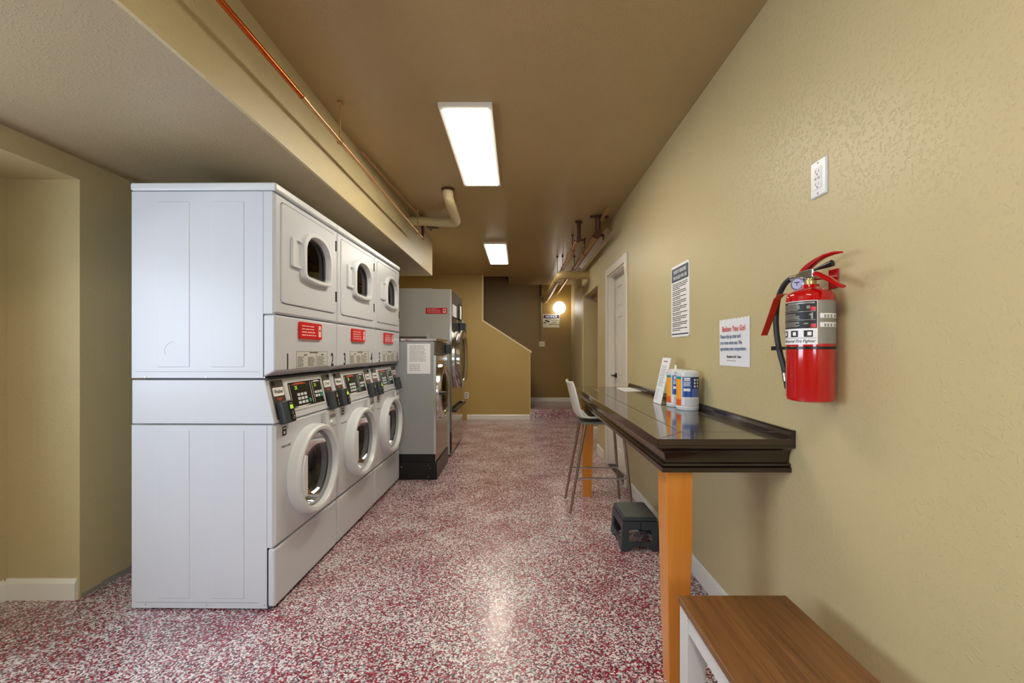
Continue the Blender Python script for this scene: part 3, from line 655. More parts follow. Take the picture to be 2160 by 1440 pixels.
def table_leg(x0, y0):
    m = MB(); w_ = 0.093; rows = []
    for z, l, r_ in ((0.7770,0.0,0.0),(0.70,-0.001,0.001),(0.58,0.001,0.0005),(0.40,0.004,0.004),(0.25,0.007,0.008),(0.10,0.011,0.013),(0.0,0.013,0.016)):
        rows.append([(x0+l,y0+l,z),(x0+w_-r_,y0+l,z),(x0+w_-r_,y0+w_-r_,z),(x0+l,y0+w_-r_,z)])
    rows = rows[::-1]; vs = [p for rr in rows for p in rr]; fs = [(0,1,2,3)]
    for i in range(len(rows)-1):
        for q in range(4): fs.append((i*4+q, i*4+(q+1)%4, (i+1)*4+(q+1)%4, (i+1)*4+q))
    fs.append(tuple(range(len(rows)*4-4, len(rows)*4))); m.add(vs, fs); m.build('leg', 'hwood', t, bevel=0.003)
table_leg(0.524, 1.505); table_leg(0.524, 3.49)

# ================================================================ things on the table
sp = MB().prism([(0.79,3.17),(0.925,3.20),(0.925,3.52),(0.80,3.50)], 'z', TZ+0.0003, TZ+0.0015).build('paper_sheet', 'paper'); tag(sp, 'blank white sheet lying flat at the far end of the dark table', 'paper')
t = thing('sign_holder', 'white printed card in a slanted clear holder standing on the dark table', 'sign holder', (0.795, 2.45, TZ))
th = math.atan2(0.262, 0.058); up = Vector((math.cos(th), 0, math.sin(th)))
FH = Face((0, 0, 0.001), (0,-1,0), up)
MB().fbox(FH, -0.066, 0.066, 0.0, 0.268, -0.003, 0.0).build('card', 'paper', t)
m = MB(); F3 = Face(FH.p(0,0,0.0), (0,-1,0), up); lines(m, F3, -0.045, 0.05, 0.225, 0.10, 13, 0.0035, ragged=0.3); lines(m, F3, -0.05, 0.0, 0.085, 0.02, 6, 0.003); m.build('print_lines', 'gink', t)
m = MB(); m.fbox(F3, -0.035, 0.03, 0.243, 0.250, 0.0002, 0.0006); m.build('heading_print', mat('faded brown print', (150, 120, 116), 0.6), t)
MB().box(0.0, 0.07, -0.066, 0.066, 0.0002, 0.0022).build('foot', 'clear', t)
def canister(loc, az, label, nub):
    t = thing('wipes_canister', label, 'canister', loc, 0, 'tubs of cleaning wipes on the table'); R = 0.054; c = (0,0,0)
    MB().lathe(c, [(0.0005,0.0005),(R,0.0005),(R+0.0015,0.004),(R+0.0015,0.018),(R,0.020),(R,0.172),(0.0005,0.172)], 40).build('tub', 'plast', t, smooth=35)
    MB().lathe(c, [(R,0.172),(R+0.002,0.174),(R+0.002,0.192),(R-0.004,0.197),(0.030,0.203),(0.0005,0.203)], 40).build('lid', 'plast', t, smooth=35)
    if nub: MB().lathe((-0.012,-0.01,0.203), [(0.006,0),(0.008,0.006),(0.005,0.012),(0.007,0.018),(0.0005,0.024)], 10).build('wipe_tip', 'paperw', t, smooth=50)
    D = math.radians
    def pa(a0, a1, z0, z1, mm, nm, t_=0.0006, tt=0): MB().patch(c, R+tt, az+D(a0), az+D(a1), z0, z1, t_).build(nm, mm, t)
    pa(-88,-34, 0.024, 0.055, 'org', 'label_orange'); pa(-88,-34, 0.055, 0.158, 'yel', 'label_yellow'); pa(-88,-34, 0.158, 0.170, 'teal', 'label_teal')
    pa(-26,24, 0.068, 0.170, 'blue', 'label_blue'); pa(24,85, 0.068, 0.112, 'blue2', 'label_slate'); pa(24,85,0.112,0.170,'dblue','label_dark'); pa(-26,85, 0.026, 0.066, 'paper', 'label_white')
    pa(-88,85, 0.0225, 0.0240, 'orange', 'label_rule')
    m = MB()
    for i in range(2):
        for j in range(3): m.patch(c, R+0.0006, az+D(34+i*20), az+D(44+i*20), 0.118+j*0.016, 0.128+j*0.016, 0.0003, 3)
    for j in range(4): m.patch(c, R+0.0006, az+D(-20), az+D(10+random.random()*8), 0.124+j*0.006, 0.127+j*0.006, 0.0003, 5)
    m.patch(c, R+0.0006, az+D(-20), az+D(14), 0.098, 0.112, 0.0003, 5); m.build('label_pictures', 'paperw', t)
    m = MB()
    for j in range(6): m.patch(c, R+0.0006, az+D(-15), az+D(30+random.random()*45), 0.030+j*0.0058, 0.0318+j*0.0058, 0.0003, 8)
    m.build('label_small_print', 'gink', t)
    m = MB(); m.patch(c, R+0.0006, az+D(-16), az+D(14), 0.150, 0.166, 0.0004, 6); m.build('logo_band', 'paperw', t)
    text('Clorox', FX, -0.0135, 0.154, 0.0095, 'red', t, 'logo_lettering', n=0.0014, bend=(0,0,R,az))
caz = math.atan2(-2.20, -0.88)
canister((0.875, 2.205, TZ+0.0004), caz, 'nearer tub of wipes with orange and blue label on the table', False)
canister((0.870, 2.335, TZ+0.0004), caz, 'farther tub of wipes with a white wipe poking out of its lid', True)

# ================================================================ bar stool
t = thing('bar_stool', 'bar stool with pale curved shell seat and thin metal legs pushed under the table', 'stool', (0.6, 3.30, 0))
def P(x, y, z): return (x-0.6, y-3.30, z)
sec = [(0.372,0.965),(0.385,0.93),(0.402,0.86),(0.418,0.79),(0.432,0.735),(0.448,0.708),(0.475,0.692),(0.53,0.686),(0.62,0.688),(0.72,0.690),(0.79,0.684),(0.81,0.668)]
m = MB(); ny = 9; vs = []; fs = []
for side in (0, 1):
    for (i, (x, z)) in enumerate(sec):
        i0 = max(i-1,0); i1 = min(i+1,len(sec)-1); tx, tz = sec[i1][0]-sec[i0][0], sec[i1][1]-sec[i0][1]; L_ = math.hypot(tx,tz); nx, nz = tz/L_, -tx/L_
        for q in range(ny):
            s_ = -1+2*q/(ny-1); hw = 0.182 if i > 2 else 0.176-0.012*(2-i)*0.5
            curl = 0.022*abs(s_)**3
            off = -0.012*side
            vs.append(P(x-nx*curl*1+nx*off, 3.30+s_*hw, z-nz*curl+nz*off))
n1 = len(sec)*ny
for side in (0,1):
    for i in range(len(sec)-1):
        for q in range(ny-1):
            a = side*n1+i*ny+q; fs.append((a, a+1, a+ny+1, a+ny))
for i in range(len(sec)-1):
    for q in (0, ny-1): a = i*ny+q; fs.append((a, a+ny, n1+a+ny, n1+a))
for q in range(ny-1):
    for i in (0, len(sec)-1): a = i*ny+q; fs.append((a, a+1, n1+a+1, n1+a))
m.add(vs, fs); m.build('seat_shell', 'shell', t, smooth=50)
MB().box(-0.13, 0.17, -0.14, 0.14, 0.655, 0.672).build('seat_plate', 'shellg', t, bevel=0.003)
for (xt, yt, xb, yb) in ((0.500,3.17,0.385,3.155),(0.500,3.43,0.383,3.475),(0.775,3.17,0.847,3.155),(0.765,3.43,0.825,3.475)):
    MB().tube([P(xt,yt,0.66), P(xb,yb,0.0)], [0.011,0.009], 12).build('leg', 'mlegs', t, smooth=40)
def on(xt, yt, xb, yb, z): f = 1-z/0.66; return P(xt+(xb-xt)*f, yt+(yb-yt)*f, z)
A = on(0.500,3.17,0.385,3.155,0.255); B = on(0.775,3.17,0.847,3.155,0.255); C_ = on(0.765,3.43,0.825,3.475,0.255); D_ = on(0.500,3.43,0.383,3.475,0.255)
for p, q in ((A,B),(B,C_),(C_,D_)): MB().tube([p, q], 0.0075, 10).build('footrest', 'chrome', t, smooth=40)

# ================================================================ step stool
t = thing('step_stool', 'small charcoal plastic folding step stool on the floor under the table', 'step stool', (0.735, 2.70, 0))
hx, hy, H = 0.103, 0.136, 0.200; bx, by = 0.118, 0.147
m = MB(); m.box(-hx, hx, -hy, hy, H-0.026, H-0.004); m.build('top', 'dk', t, bevel=0.008, seg=3)
m = MB(); k = 0.018
for i in range(9):
    for j in range(12):
        x = -hx+0.014+i*0.0199; y = -hy+0.014+j*0.0212; m.box(x, x+0.0175, y, y+0.0185, H-0.005, H-0.0012)
m.build('tread', 'tread', t)
def side(F, wt, wb, hole_b0, name, split=False):
    """tapered end frame with a window and an arched foot"""
    def hw(z): return wb+(wt-wb)*z/(H-0.026)
    z1 = H-0.026; outer = [(-hw(0),0),(-hw(0)+0.045,0)]+[((-hw(0)+0.045)+(2*hw(0)-0.09)*k/8, 0.0+0.034*math.sin(PI*k/8)) for k in range(1,8)]+[(hw(0)-0.045,0),(hw(0),0),(hw(z1),z1),(-hw(z1),z1)]
    c = (0, 0.088); inner = rrect(-hw(0.08)+0.042, hw(0.08)-0.042, 0.056, 0.126, 0.008, 3)
    O = rayloop(c, outer, 96); I = rayloop(c, inner, 96)
    for (px, py) in outer[:2]+outer[9:]:
        i = min(range(96), key=lambda q: (O[q][0]-px)**2+(O[q][1]-py)**2); O[i] = (px, py)
    m = MB(); m.loft(F, [(I,-0.010),(O,-0.010),(O,0.0),(I,0.0),(I,-0.010)])
    m.build(name, 'dk', t, smooth=25)
upy = Vector((0, (by-hy), H)).normalized()
side(Face((0,-by,0), (1,0,0), (0, by-hy, H)), hx, bx, 0, 'end_frame'); side(Face((0,by,0), (-1,0,0), (0, -(by-hy), H)), hx, bx, 0, 'end_frame')
side(Face((-bx,0,0), (0,-1,0), (bx-hx, 0, H)), hy, by, 0, 'side_frame'); side(Face((bx,0,0), (0,1,0), (-(bx-hx), 0, H)), hy, by, 0, 'side_frame')
Fq = Face((0,-by,0),(1,0,0),(0,by-hy,H))
m = MB(); m.fbox(Fq, -0.003, 0.003, 0.122, 0.172, 0.0, 0.001); m.fbox(Fq, -0.003, 0.003, 0.034, 0.058, 0.0, 0.001); m.build('fold_joint', 'black', t)

# ================================================================ bench
t = thing('bench', 'low bench with brown oak board top and white frame before the dark table', 'bench', (0, 0, 0))
BX0, BX1, BY0, BY1, BZ = 0.490, 0.822, 0.30, 1.311, 0.450
MB().box(BX0, BX1, BY0, BY1, BZ-0.020, BZ).build('board', 'bench', t, bevel=0.002)
bt = t.children[0]; bt.data.transform(Matrix.Translation((-0.62, 0, 0))); bt.location = (0.62, 0, 0)
for x0 in (BX0+0.004, BX1-0.060):
    for y0 in (BY0+0.01, BY1-0.062):
        MB().box(x0, x0+0.056, y0, y0+0.056, 0, BZ-0.0205).build('leg', 'benchw', t, bevel=0.002)
for x0 in (BX0+0.008, BX1-0.028): MB().box(x0, x0+0.02, BY0+0.067, BY1-0.063, BZ-0.075, BZ-0.0205).build('apron', 'benchw', t)
for y0 in (BY0+0.02, BY1-0.04): MB().box(BX0+0.061, BX1-0.061, y0, y0+0.02, BZ-0.075, BZ-0.0205).build('apron', 'benchw', t)

# ================================================================ fire extinguisher
EX, EY = 0.880, 1.286; RB = 0.0625
t = thing('fire_extinguisher', 'red fire extinguisher with black hose hung on the textured tan wall', 'fire extinguisher', (EX, EY, 1.049))
cc = (0,0,0)
MB().lathe(cc, [(0.0005,0.004),(RB-0.012,0.0),(RB-0.003,0.004),(RB,0.014),(RB,0.312),(RB-0.002,0.320),(RB-0.008,0.327),(RB-0.022,0.334),(0.030,0.339),(0.024,0.343),(0.022,0.350),(0.0005,0.350)], 48).build('cylinder', 'redp', t, smooth=40)
MB().lathe(cc, [(RB+0.0002,0.156),(RB+0.002,0.157),(RB+0.002,0.163),(RB+0.0002,0.164)], 48).build('hose_band', 'black', t, smooth=30)
MB().lathe(cc, [(0.016,0.350),(0.016,0.362),(0.013,0.364),(0.013,0.372),(0.0005,0.372)], 20).build('neck', mat('brass fitting', (196,178,120), 0.3, 0.8), t, smooth=30)
m = MB(); m.box(-0.014, 0.014, -0.028, 0.035, 0.368, 0.396); m.tube([(0,0.03,0.382),(0,0.052,0.383)], 0.013, 12); v_ = m.build('valve_body', 'chrome', t, bevel=0.004)
caz2 = math.atan2(-EY, -EX)
# pressure gauge faces the room
gd = Vector((-0.90, -0.42, 0)).normalized(); FG = Face((-0.012, 0.030, 0.357), (gd.y*-1, gd.x, 0), (0,0,1))
if FG.n.dot(gd) < 0: FG = Face(FG.o, (gd.y, -gd.x, 0), (0,0,1))
m = MB(); m.loft(FG, [(circ((0,0),0.0195,28),-0.004),(circ((0,0),0.0195,28),0.012),(circ((0,0),0.017,28),0.014),(circ((0,0),0.0165,28),0.012)], cap0=True, cap1=True); gg = m.build('pressure_gauge', mat('gauge rim', (170,170,200), 0.25, 0.7), t, smooth=30)
m = MB(); m.fprism(FG, circ((0,0),0.0155,24), 0.0122, 0.0128); m.build('gauge_dial', mat('gauge dial', (176,176,214), 0.3), gg)
m = MB(); m.fbox(FG, -0.008, 0.008, 0.003, 0.006, 0.0128, 0.0132); m.fbox(FG, -0.001, 0.001, -0.006, 0.006, 0.0128, 0.0133); m.build('gauge_needle', 'ink', gg)
# top lever, carry handle (both point along the wall towards the camera)
def lever(pts, wz, name, mm):
    """bent strip in the plane of the wall: pts are (y, z, half width in x, half thickness)"""
    vs = []; fs = []; n = len(pts)
    for i, (y, z, hw, ht) in enumerate(pts):
        i0, i1 = max(i-1,0), min(i+1,n-1); ty, tz = pts[i1][0]-pts[i0][0], pts[i1][1]-pts[i0][1]; L_ = math.hypot(ty,tz); ny_, nz_ = -tz/L_, ty/L_
        for k in range(10):
            a = 2*PI*k/10; vs.append((hw*math.cos(a), y+ny_*ht*math.sin(a), z+nz_*ht*math.sin(a)))
    for i in range(n-1):
        for k in range(10): j=(k+1)%10; fs.append((i*10+k,i*10+j,(i+1)*10+j,(i+1)*10+k))
    fs += [tuple(range(10))[::-1], tuple(range((n-1)*10,n*10))]
    return MB().add(vs, fs).build(name, mm, t, smooth=50)
lever([(0.040,0.388,0.012,0.007),(0.020,0.400,0.013,0.010),(0.0,0.408,0.013,0.009),(-0.03,0.418,0.012,0.007),(-0.065,0.424,0.011,0.006),(-0.10,0.424,0.009,0.005),(-0.124,0.420,0.006,0.003)], 0, 'squeeze_lever', 'redp')
lever([(-0.012,0.382,0.013,0.008),(-0.04,0.374,0.013,0.008),(-0.075,0.357,0.012,0.007),(-0.11,0.336,0.011,0.006),(-0.130,0.326,0.009,0.005)], 0, 'carry_handle', 'redp')
m = MB(); m.tube([(0,-0.015,0.392),(0.0,-0.050,0.394),(0.01,-0.078,0.400)], [0.003,0.006,0.010], 10); m.build('pull_pin', 'black', t, smooth=40)
hs = [(0,0.056,0.383),(0,0.09,0.384),(0,0.125,0.370),(0,0.155,0.335),(0,0.168,0.29),(0,0.170,0.24),(0,0.162,0.19),(0,0.146,0.14),(0,0.128,0.10),(0,0.120,0.075)]
def smoothp(P_, n=4):
    out = []
    for i in range(len(P_)-1):
        p0 = Vector(P_[max(i-1,0)]); p1 = Vector(P_[i]); p2 = Vector(P_[i+1]); p3 = Vector(P_[min(i+2,len(P_)-1)])
        for k in range(n):
            s = k/n; out.append(0.5*((2*p1)+(p2-p0)*s+(2*p0-5*p1+4*p2-p3)*s*s+(3*p1-p0-3*p2+p3)*s**3))
    out.append(Vector(P_[-1])); return out
m = MB(); m.tube(smoothp(hs), 0.0088, 14); m.build('hose', mat('black rubber hose', (44,46,50), 0.45), t, smooth=50)
m = MB(); m.tube([(0,0.050,0.383),(0,0.082,0.384)], 0.0105, 14); m.build('hose_fitting', 'chrome', t, smooth=40); m = MB(); m.tube([(0,0.121,0.078),(0,0.116,0.052)], 0.0095, 14); m.build('hose_fitting', 'chrome', t, smooth=40)
m = MB(); m.tube([(0,0.116,0.054),(0,0.113,0.028)], [0.008,0.006], 12); m.build('nozzle', 'black', t, smooth=40)
m = MB(); m.box(-0.006, 0.006, RB, 0.165, 0.155, 0.165); m.box(-0.008, 0.008, 0.150, 0.185, 0.153, 0.167); m.build('hose_clip', 'black', t)
# orange strap round the shoulder hanging over the hose
def strap(pts, w_):
    vs = []; fs = []
    for (x,y,z) in pts: vs += [(x-w_,y,z),(x+w_,y,z),(x+w_,y+0.0015,z+0.0015),(x-w_,y+0.0015,z+0.0015)]
    for i in range(len(pts)-1):
        for q in range(4): fs.append((i*4+q,i*4+(q+1)%4,(i+1)*4+(q+1)%4,(i+1)*4+q))
    return MB().add(vs, fs)
strap([(-0.01,0.052,0.322),(-0.014,0.085,0.334),(-0.016,0.115,0.334),(-0.018,0.135,0.322),(-0.02,0.160,0.275),(-0.02,0.185,0.235),(-0.02,0.205,0.205)], 0.011).build('tamper_strap', 'orange', t)
D = math.radians
def pa(a0, a1, z0, z1, mm, nm, parent=t, tt=0.0): return MB().patch(cc, RB+tt, caz2+D(a0), caz2+D(a1), z0, z1, 0.0005, 20).build(nm, mm, parent)
lb = pa(-92, 17, 0.170, 0.298, 'paperw', 'instruction_label')
l2 = pa(18, 95, 0.172, 0.298, 'silver', 'data_label')
pa(-90, 15, 0.217, 0.296, 'ink', 'label_black_field', lb, 0.0005)
m = MB()
for (z0, z1) in ((0.270,0.290),(0.245,0.262),(0.222,0.238)):
    k = 5
    for j in range(k):
        z = z0+(z1-z0)*j/k; m.patch(cc, RB+0.001, caz2+D(-84), caz2+D(-20-14*random.random()), z, z+(z1-z0)/k*0.55, 0.0003, 10)
m.patch(cc, RB+0.001, caz2+D(-84), caz2+D(12), 0.2655, 0.2668, 0.0003, 14); m.patch(cc, RB+0.001, caz2+D(-84), caz2+D(12), 0.2410, 0.2423, 0.0003, 14); m.patch(cc, RB+0.001, caz2+D(-60), caz2+D(10), 0.289, 0.293, 0.0003, 14)
m.patch(cc, RB+0.001, caz2+D(-8), caz2+D(0), 0.274, 0.283, 0.0003, 4); m.patch(cc, RB+0.001, caz2+D(2), caz2+D(6), 0.244, 0.262, 0.0003, 4); m.patch(cc, RB+0.001, caz2+D(-2), caz2+D(2), 0.254, 0.259, 0.0003, 4); m.patch(cc, RB+0.001, caz2+D(-14), caz2+D(-4), 0.229, 0.233, 0.0003, 4)
m.build('label_print', 'silver', lb)
m = MB(); m.patch(cc, RB+0.001, caz2+D(1), caz2+D(13), 0.268, 0.279, 0.0003, 5); m.patch(cc, RB+0.001, caz2+D(1), caz2+D(13), 0.219, 0.230, 0.0003, 5); m.build('label_red_marks', 'red', lb)
m = MB()
for a in (-82, -48, -14): m.patch(cc, RB+0.0006, caz2+D(a), caz2+D(a+20), 0.192, 0.211, 0.0003, 5)
m.patch(cc, RB+0.0006, caz2+D(-88), caz2+D(14), 0.1885, 0.1895, 0.0003, 16); m.build('class_symbols', 'ink', lb)
m = MB()
for a in (-76, -42, -6): m.patch(cc, RB+0.001, caz2+D(a), caz2+D(a+9), 0.196, 0.207, 0.0003, 4)
m.build('symbol_print', 'paperw', lb)
text('Professional Fire Fighter', FX, 0.012, 0.176, 0.0125, 'ink', lb, 'lettering', n=0.0007, sx=0.85, align='RIGHT', bend=(0,0,RB,caz2), shear=0.25)
m = MB()
for z in (0.252, 0.226): m.patch(cc, RB+0.0006, caz2+D(22), caz2+D(88), z-0.006, z+0.008, 0.0003, 12)
m.build('white_sticker', 'paperw', l2)
m = MB()
for z in (0.251, 0.225):
    for a in (32, 40, 50, 64, 72): m.patch(cc, RB+0.001, caz2+D(a), caz2+D(a+5), z-0.004, z+0.005, 0.0003, 3)
for z in [0.176+0.0042*k for k in range(9)]+[0.264+0.0042*k for k in range(7)]: m.patch(cc, RB+0.0006, caz2+D(26), caz2+D(84), z, z+0.0016, 0.0003, 12)
m.build('data_print', 'gink', l2)
hk = thing('wall_hook', 'red metal wall bracket holding the fire extinguisher by its neck', 'bracket', (WR, 1.285, 1.40))
MB().box(-0.004, -0.0005, -0.020, 0.020, -0.012, 0.046).build('plate', 'redp', hk, bevel=0.002)
m = MB(); m.tube([(-0.004,-0.016,0.02),(-0.05,-0.016,0.02),(-0.056,-0.016,0.032)], 0.003, 8); m.tube([(-0.004,0.0,0.02),(-0.05,0.03,0.02)], 0.003, 8); m.build('prong', 'redp', hk)

# ================================================================ wall plates and notices
FW = Face((WR, 0, 0), (0,-1,0), (0,0,1))     # a = -y
t = thing('wall_outlet', 'white double power outlet with small buttons above the fire extinguisher', 'outlet', (WR, 1.346, 1.745))
F = Face((-0.0005,0,0), (0,-1,0), (0,0,1))
lo = rrect(-0.0355,0.0355,-0.058,0.058,0.003,2); li = rrect(-0.0315,0.0315,-0.054,0.054,0.003,2)
m = MB(); m.loft(F, [(lo,0),(lo,0.003),(li,0.006)], cap1=True); m.build('cover_plate', 'plast', t)
m = MB(); m.fprism(F, rrect(-0.0165,0.0165,-0.0335,0.0335,0.002,2), 0.005, 0.0085); r0 = m.build('receptacle', 'paperw', t)
m = MB()
for z in (0.018, -0.022):
    m.fbox(F, -0.008, -0.0062, z-0.001, z+0.008, 0.0083, 0.0088); m.fbox(F, 0.0062, 0.008, z, z+0.007, 0.0083, 0.0088); m.fprism(F, circ((0,z-0.006),0.0026,10), 0.0083, 0.0088)
m.build('socket_slots', 'ink', r0)
m = MB(); m.fbox(F, -0.011, -0.003, -0.004, 0.002, 0.0083, 0.0095); m.fbox(F, 0.003, 0.011, -0.004, 0.002, 0.0083, 0.0095); m.build('buttons', 'gplast', r0)
m = MB(); plane_screw(m, F, 0, 0.048, 0.0058, 0.003); plane_screw(m, F, 0, -0.048, 0.0058, 0.003); m.build('screws', 'silver', t)

t = thing('rules_sign', 'tall white sign with navy header and rows of rules between door and paper notice', 'sign', (WR, 2.505, 1.497))
MB().fprism(F, rrect(-0.138,0.138,-0.214,0.214,0.018,5), 0.0, 0.003).build('board', 'paperw', t)
hd = MB().fprism(F, rrect(-0.128,0.128,0.118,0.200,0.006,3), 0.003, 0.0036).build('header', 'bluei', t)
text("DON'T IGNORE", F, 0, 0.166, 0.028, 'paperw', hd, n=0.0042, align='CENTER', sx=0.95); text('THE RULES FOR USE', F, 0, 0.132, 0.026, 'paperw', hd, n=0.0042, align='CENTER', sx=0.90)
m = MB(); F5 = Face((-0.0035,0,0), (0,-1,0), (0,0,1))
z = 0.104
for nrow in (4, 3, 2, 3, 3, 2, 3, 3, 2):
    for k in range(nrow):
        lines(m, F5, -0.115, 0.118 if k < nrow-1 else 0.02, z+0.005, z-0.005, 1, 0.0048, ragged=0.12); z -= 0.0105
    z -= 0.0032
m.build('rule_lines', 'ink', t)
MB().fbox(F5, -0.128, 0.128, -0.200, -0.193, 0, 0.0006).build('footer_bar', 'bluei', t)

t = thing('paper_notice', 'taped paper notice with red heading and blue text beside the extinguisher', 'paper', (WR, 1.880, 1.238))
nx = 26; vs = []; fs = []
for q in range(nx+1):
    a = -0.131+0.262*q/nx; wv = 0.0018+0.0014*math.sin(q*1.9)+0.0006*math.sin(q*4.1)
    for (b, s) in ((-0.105,0.2),(0.03,0.5),(0.105,1.0)):
        vs.append(F.p(a, b+(0.003*math.sin(q*2.3) if b > 0.1 else 0), 0.0012+wv*s))
        vs.append(F.p(a, b+(0.003*math.sin(q*2.3) if b > 0.1 else 0), 0.0005+wv*s*0.8))
for q in range(nx):
    for k in range(2):
        p0 = q*6+k*2; fs += [(p0, p0+6, p0+8, p0+2), (p0+1, p0+3, p0+9, p0+7)]
    fs += [(q*6, q*6+1, q*6+7, q*6+6), (q*6+4, q*6+10, q*6+11, q*6+5)]
MB().add(vs, fs).build('sheet', 'paper', t, smooth=60)
Fn = Face((-0.0005,0,0), (0,-1,0), (0,0,1))
text('Before You Go!', Fn, 0, 0.050, 0.034, 'txred', t, n=0.0050, align='CENTER', sx=0.92, name='heading')
for s_, z in (('Please tidy up after and', 0.020), ('your area when out. We', -0.008), ('appreciate your cooperation.', -0.035)):
    text(s_, Fn, -0.120, z, 0.0235, 'txblue', t, n=0.0042, sx=0.82)
text('Resident Life Team', Fn, 0, -0.068, 0.016, 'ink', t, n=0.0034, align='CENTER', shear=0.3)
m = MB(); lines(m, Face((-0.0030,0,0),(0,-1,0),(0,0,1)), -0.06, 0.05, -0.078, -0.084, 1, 0.003); m.build('small_print', 'gink', t)

FB = Face((0,0,0), (1,0,0), (0,0,1))
t = thing('notice_sign', 'small notice sign with camera symbol below the globe lamp on the far wall', 'sign', (0.668, 8.62, 1.808))
MB().fprism(FB, rrect(-0.172,0.172,-0.135,0.135,0.015,3), 0.0, 0.006).build('board', mat('cream sign', (216,208,180), 0.5), t)
hd = MB().fbox(FB, -0.155, 0.155, 0.052, 0.120, 0.006, 0.007).build('header', mat('indigo header', (46,40,84), 0.45), t)
text('NOTICE', FB, 0, 0.064, 0.062, 'paperw', hd, n=0.008, align='CENTER')
m = MB(); m.fprism(FB, [(-0.135,0.0),(-0.105,0.022),(-0.025,-0.008),(-0.045,-0.032)], 0.006, 0.0075); m.fprism(FB, [(-0.150,-0.020),(-0.12,-0.028),(-0.150,-0.062)], 0.006, 0.0075); m.fbox(FB, -0.125, -0.09, -0.040, -0.030, 0.006, 0.0075); m.build('camera_symbol', 'ink', t)
for s_, a, z, q in (('THIS AREA IS UNDER', 0.0, 0.030, 0.024), ('24 HOUR', 0.07, -0.004, 0.034), ('VIDEO', 0.07, -0.042, 0.034), ('SURVEILLANCE', 0.055, -0.080, 0.030)):
    text(s_, FB, a, z, q, 'ink', t, n=0.0075, align='CENTER')
MB().fbox(FB, 0.158, 0.164, -0.12, 0.12, 0.006, 0.007).build('border', 'ink', t)

t = thing('conduit_switch', 'grey conduit dropping to a cream switch box on the brown wall beside the notice', 'switch', (0.478, 8.62, 1.337))
MB().fbox(FB, -0.058, 0.058, -0.056, 0.056, 0.0, 0.045).build('switch_box', mat('cream box', (226,214,176), 0.4), t, bevel=0.004)
MB().fbox(FB, -0.030, -0.010, -0.010, 0.012, 0.045, 0.052).build('toggle', 'gink', t)
MB().tube([(-0.020,-0.018,0.056),(-0.020,-0.018,1.00)], 0.016, 12).build('conduit', 'conduit', t, smooth=40)
MB().tube([(-0.024,-0.020,0.97),(-0.024,-0.020,1.195)], 0.022, 12).build('conduit_sleeve', 'rust', t, smooth=40)
t = thing('wall_outlet', 'small white outlet low on the tan stair wall beside the tall dryer', 'outlet', (-0.905, 7.5, 0.42))
MB().fbox(FB, -0.036, 0.036, -0.058, 0.058, 0.0, 0.006).build('cover_plate', 'plast', t, bevel=0.002)
m = MB(); m.fbox(FB, -0.016, 0.016, 0.008, 0.035, 0.006, 0.008); m.fbox(FB, -0.016, 0.016, -0.035, -0.008, 0.006, 0.008); m.build('receptacle', 'gplast', t)

# ================================================================ the door
t = bpy.data.objects.new('door_1', None); COL.objects.link(t); t.location = (WR, 4.533, 0); t['kind'] = 'structure'
DY0, DY1 = 3.775-4.533, 0.0; DH = 1.99
m = MB(); cw = 0.070
prf = [(0.0,0.0),(0.0,0.012),(0.008,0.018),(cw-0.012,0.018),(cw,0.010),(cw,0.0)]
y0o, y1o, zo = DY0-cw, DY1+cw, DH+cw
m.box(-0.016, 0.0, DY1-0.004, y1o, 0, zo); m.box(-0.016, 0.0, y0o, DY0+0.004, 0, zo); m.box(-0.016, 0.0, DY0+0.004, DY1-0.004, DH-0.004, zo)
m.build('casing', 'door', t, bevel=0.004)
m = MB(); m.box(0.0, 0.12, DY1-0.018, DY1, 0, DH); m.box(0.0, 0.12, DY0, DY0+0.018, 0, DH); m.box(0.0, 0.12, DY0+0.018, DY1-0.018, DH-0.018, DH)
m.box(0.055, 0.069, DY1-0.030, DY1-0.018, 0, DH-0.018); m.box(0.055, 0.069, DY0+0.018, DY0+0.030, 0, DH-0.018); m.box(0.055, 0.069, DY0+0.03, DY1-0.03, DH-0.030, DH-0.018)
m.build('jamb', 'door', t)
# leaf: six raised panels between stiles and rails
ly0, ly1, lz0, lz1 = DY0+0.020, DY1-0.020, 0.008, DH-0.021; xs_ = 0.071
leaf = MB().box(xs_+0.012, xs_+0.040, ly0, ly1, lz0, lz1).build('leaf', 'door', t)
m = MB(); st_ = 0.105; mid = (ly0+ly1)/2
ys = [(ly0+st_, mid-0.045), (mid+0.045, ly1-st_)]; zs = [(0.20, 0.80), (0.93, 1.55), (1.64, 1.86)]
m.box(xs_, xs_+0.012, ly0, ly0+st_, lz0, lz1); m.box(xs_, xs_+0.012, ly1-st_, ly1, lz0, lz1); m.box(xs_, xs_+0.012, mid-0.045, mid+0.045, lz0, lz1)
zz = [lz0, 0.20, 0.80, 0.93, 1.55, 1.64, 1.86, lz1]
for a, b in ys:
    for k in range(0, 8, 2): m.box(xs_, xs_+0.012, a, b, zz[k], zz[k+1])
m.build('stiles_and_rails', 'door', leaf)
for a, b in ys:
    for c, d in zs:
        F6 = Face((xs_,0,0), (0,-1,0), (0,0,1)); o_ = rrect(-b+0.012,-a-0.012,c+0.012,d-0.012,0.001,1); i_ = rrect(-b+0.035,-a-0.035,c+0.035,d-0.035,0.001,1)
        m = MB(); m.loft(F6, [(o_,-0.012),(i_,-0.002)], cap1=True); m.build('panel', 'door', leaf)
hz = 0.945; hy = ly1-0.065
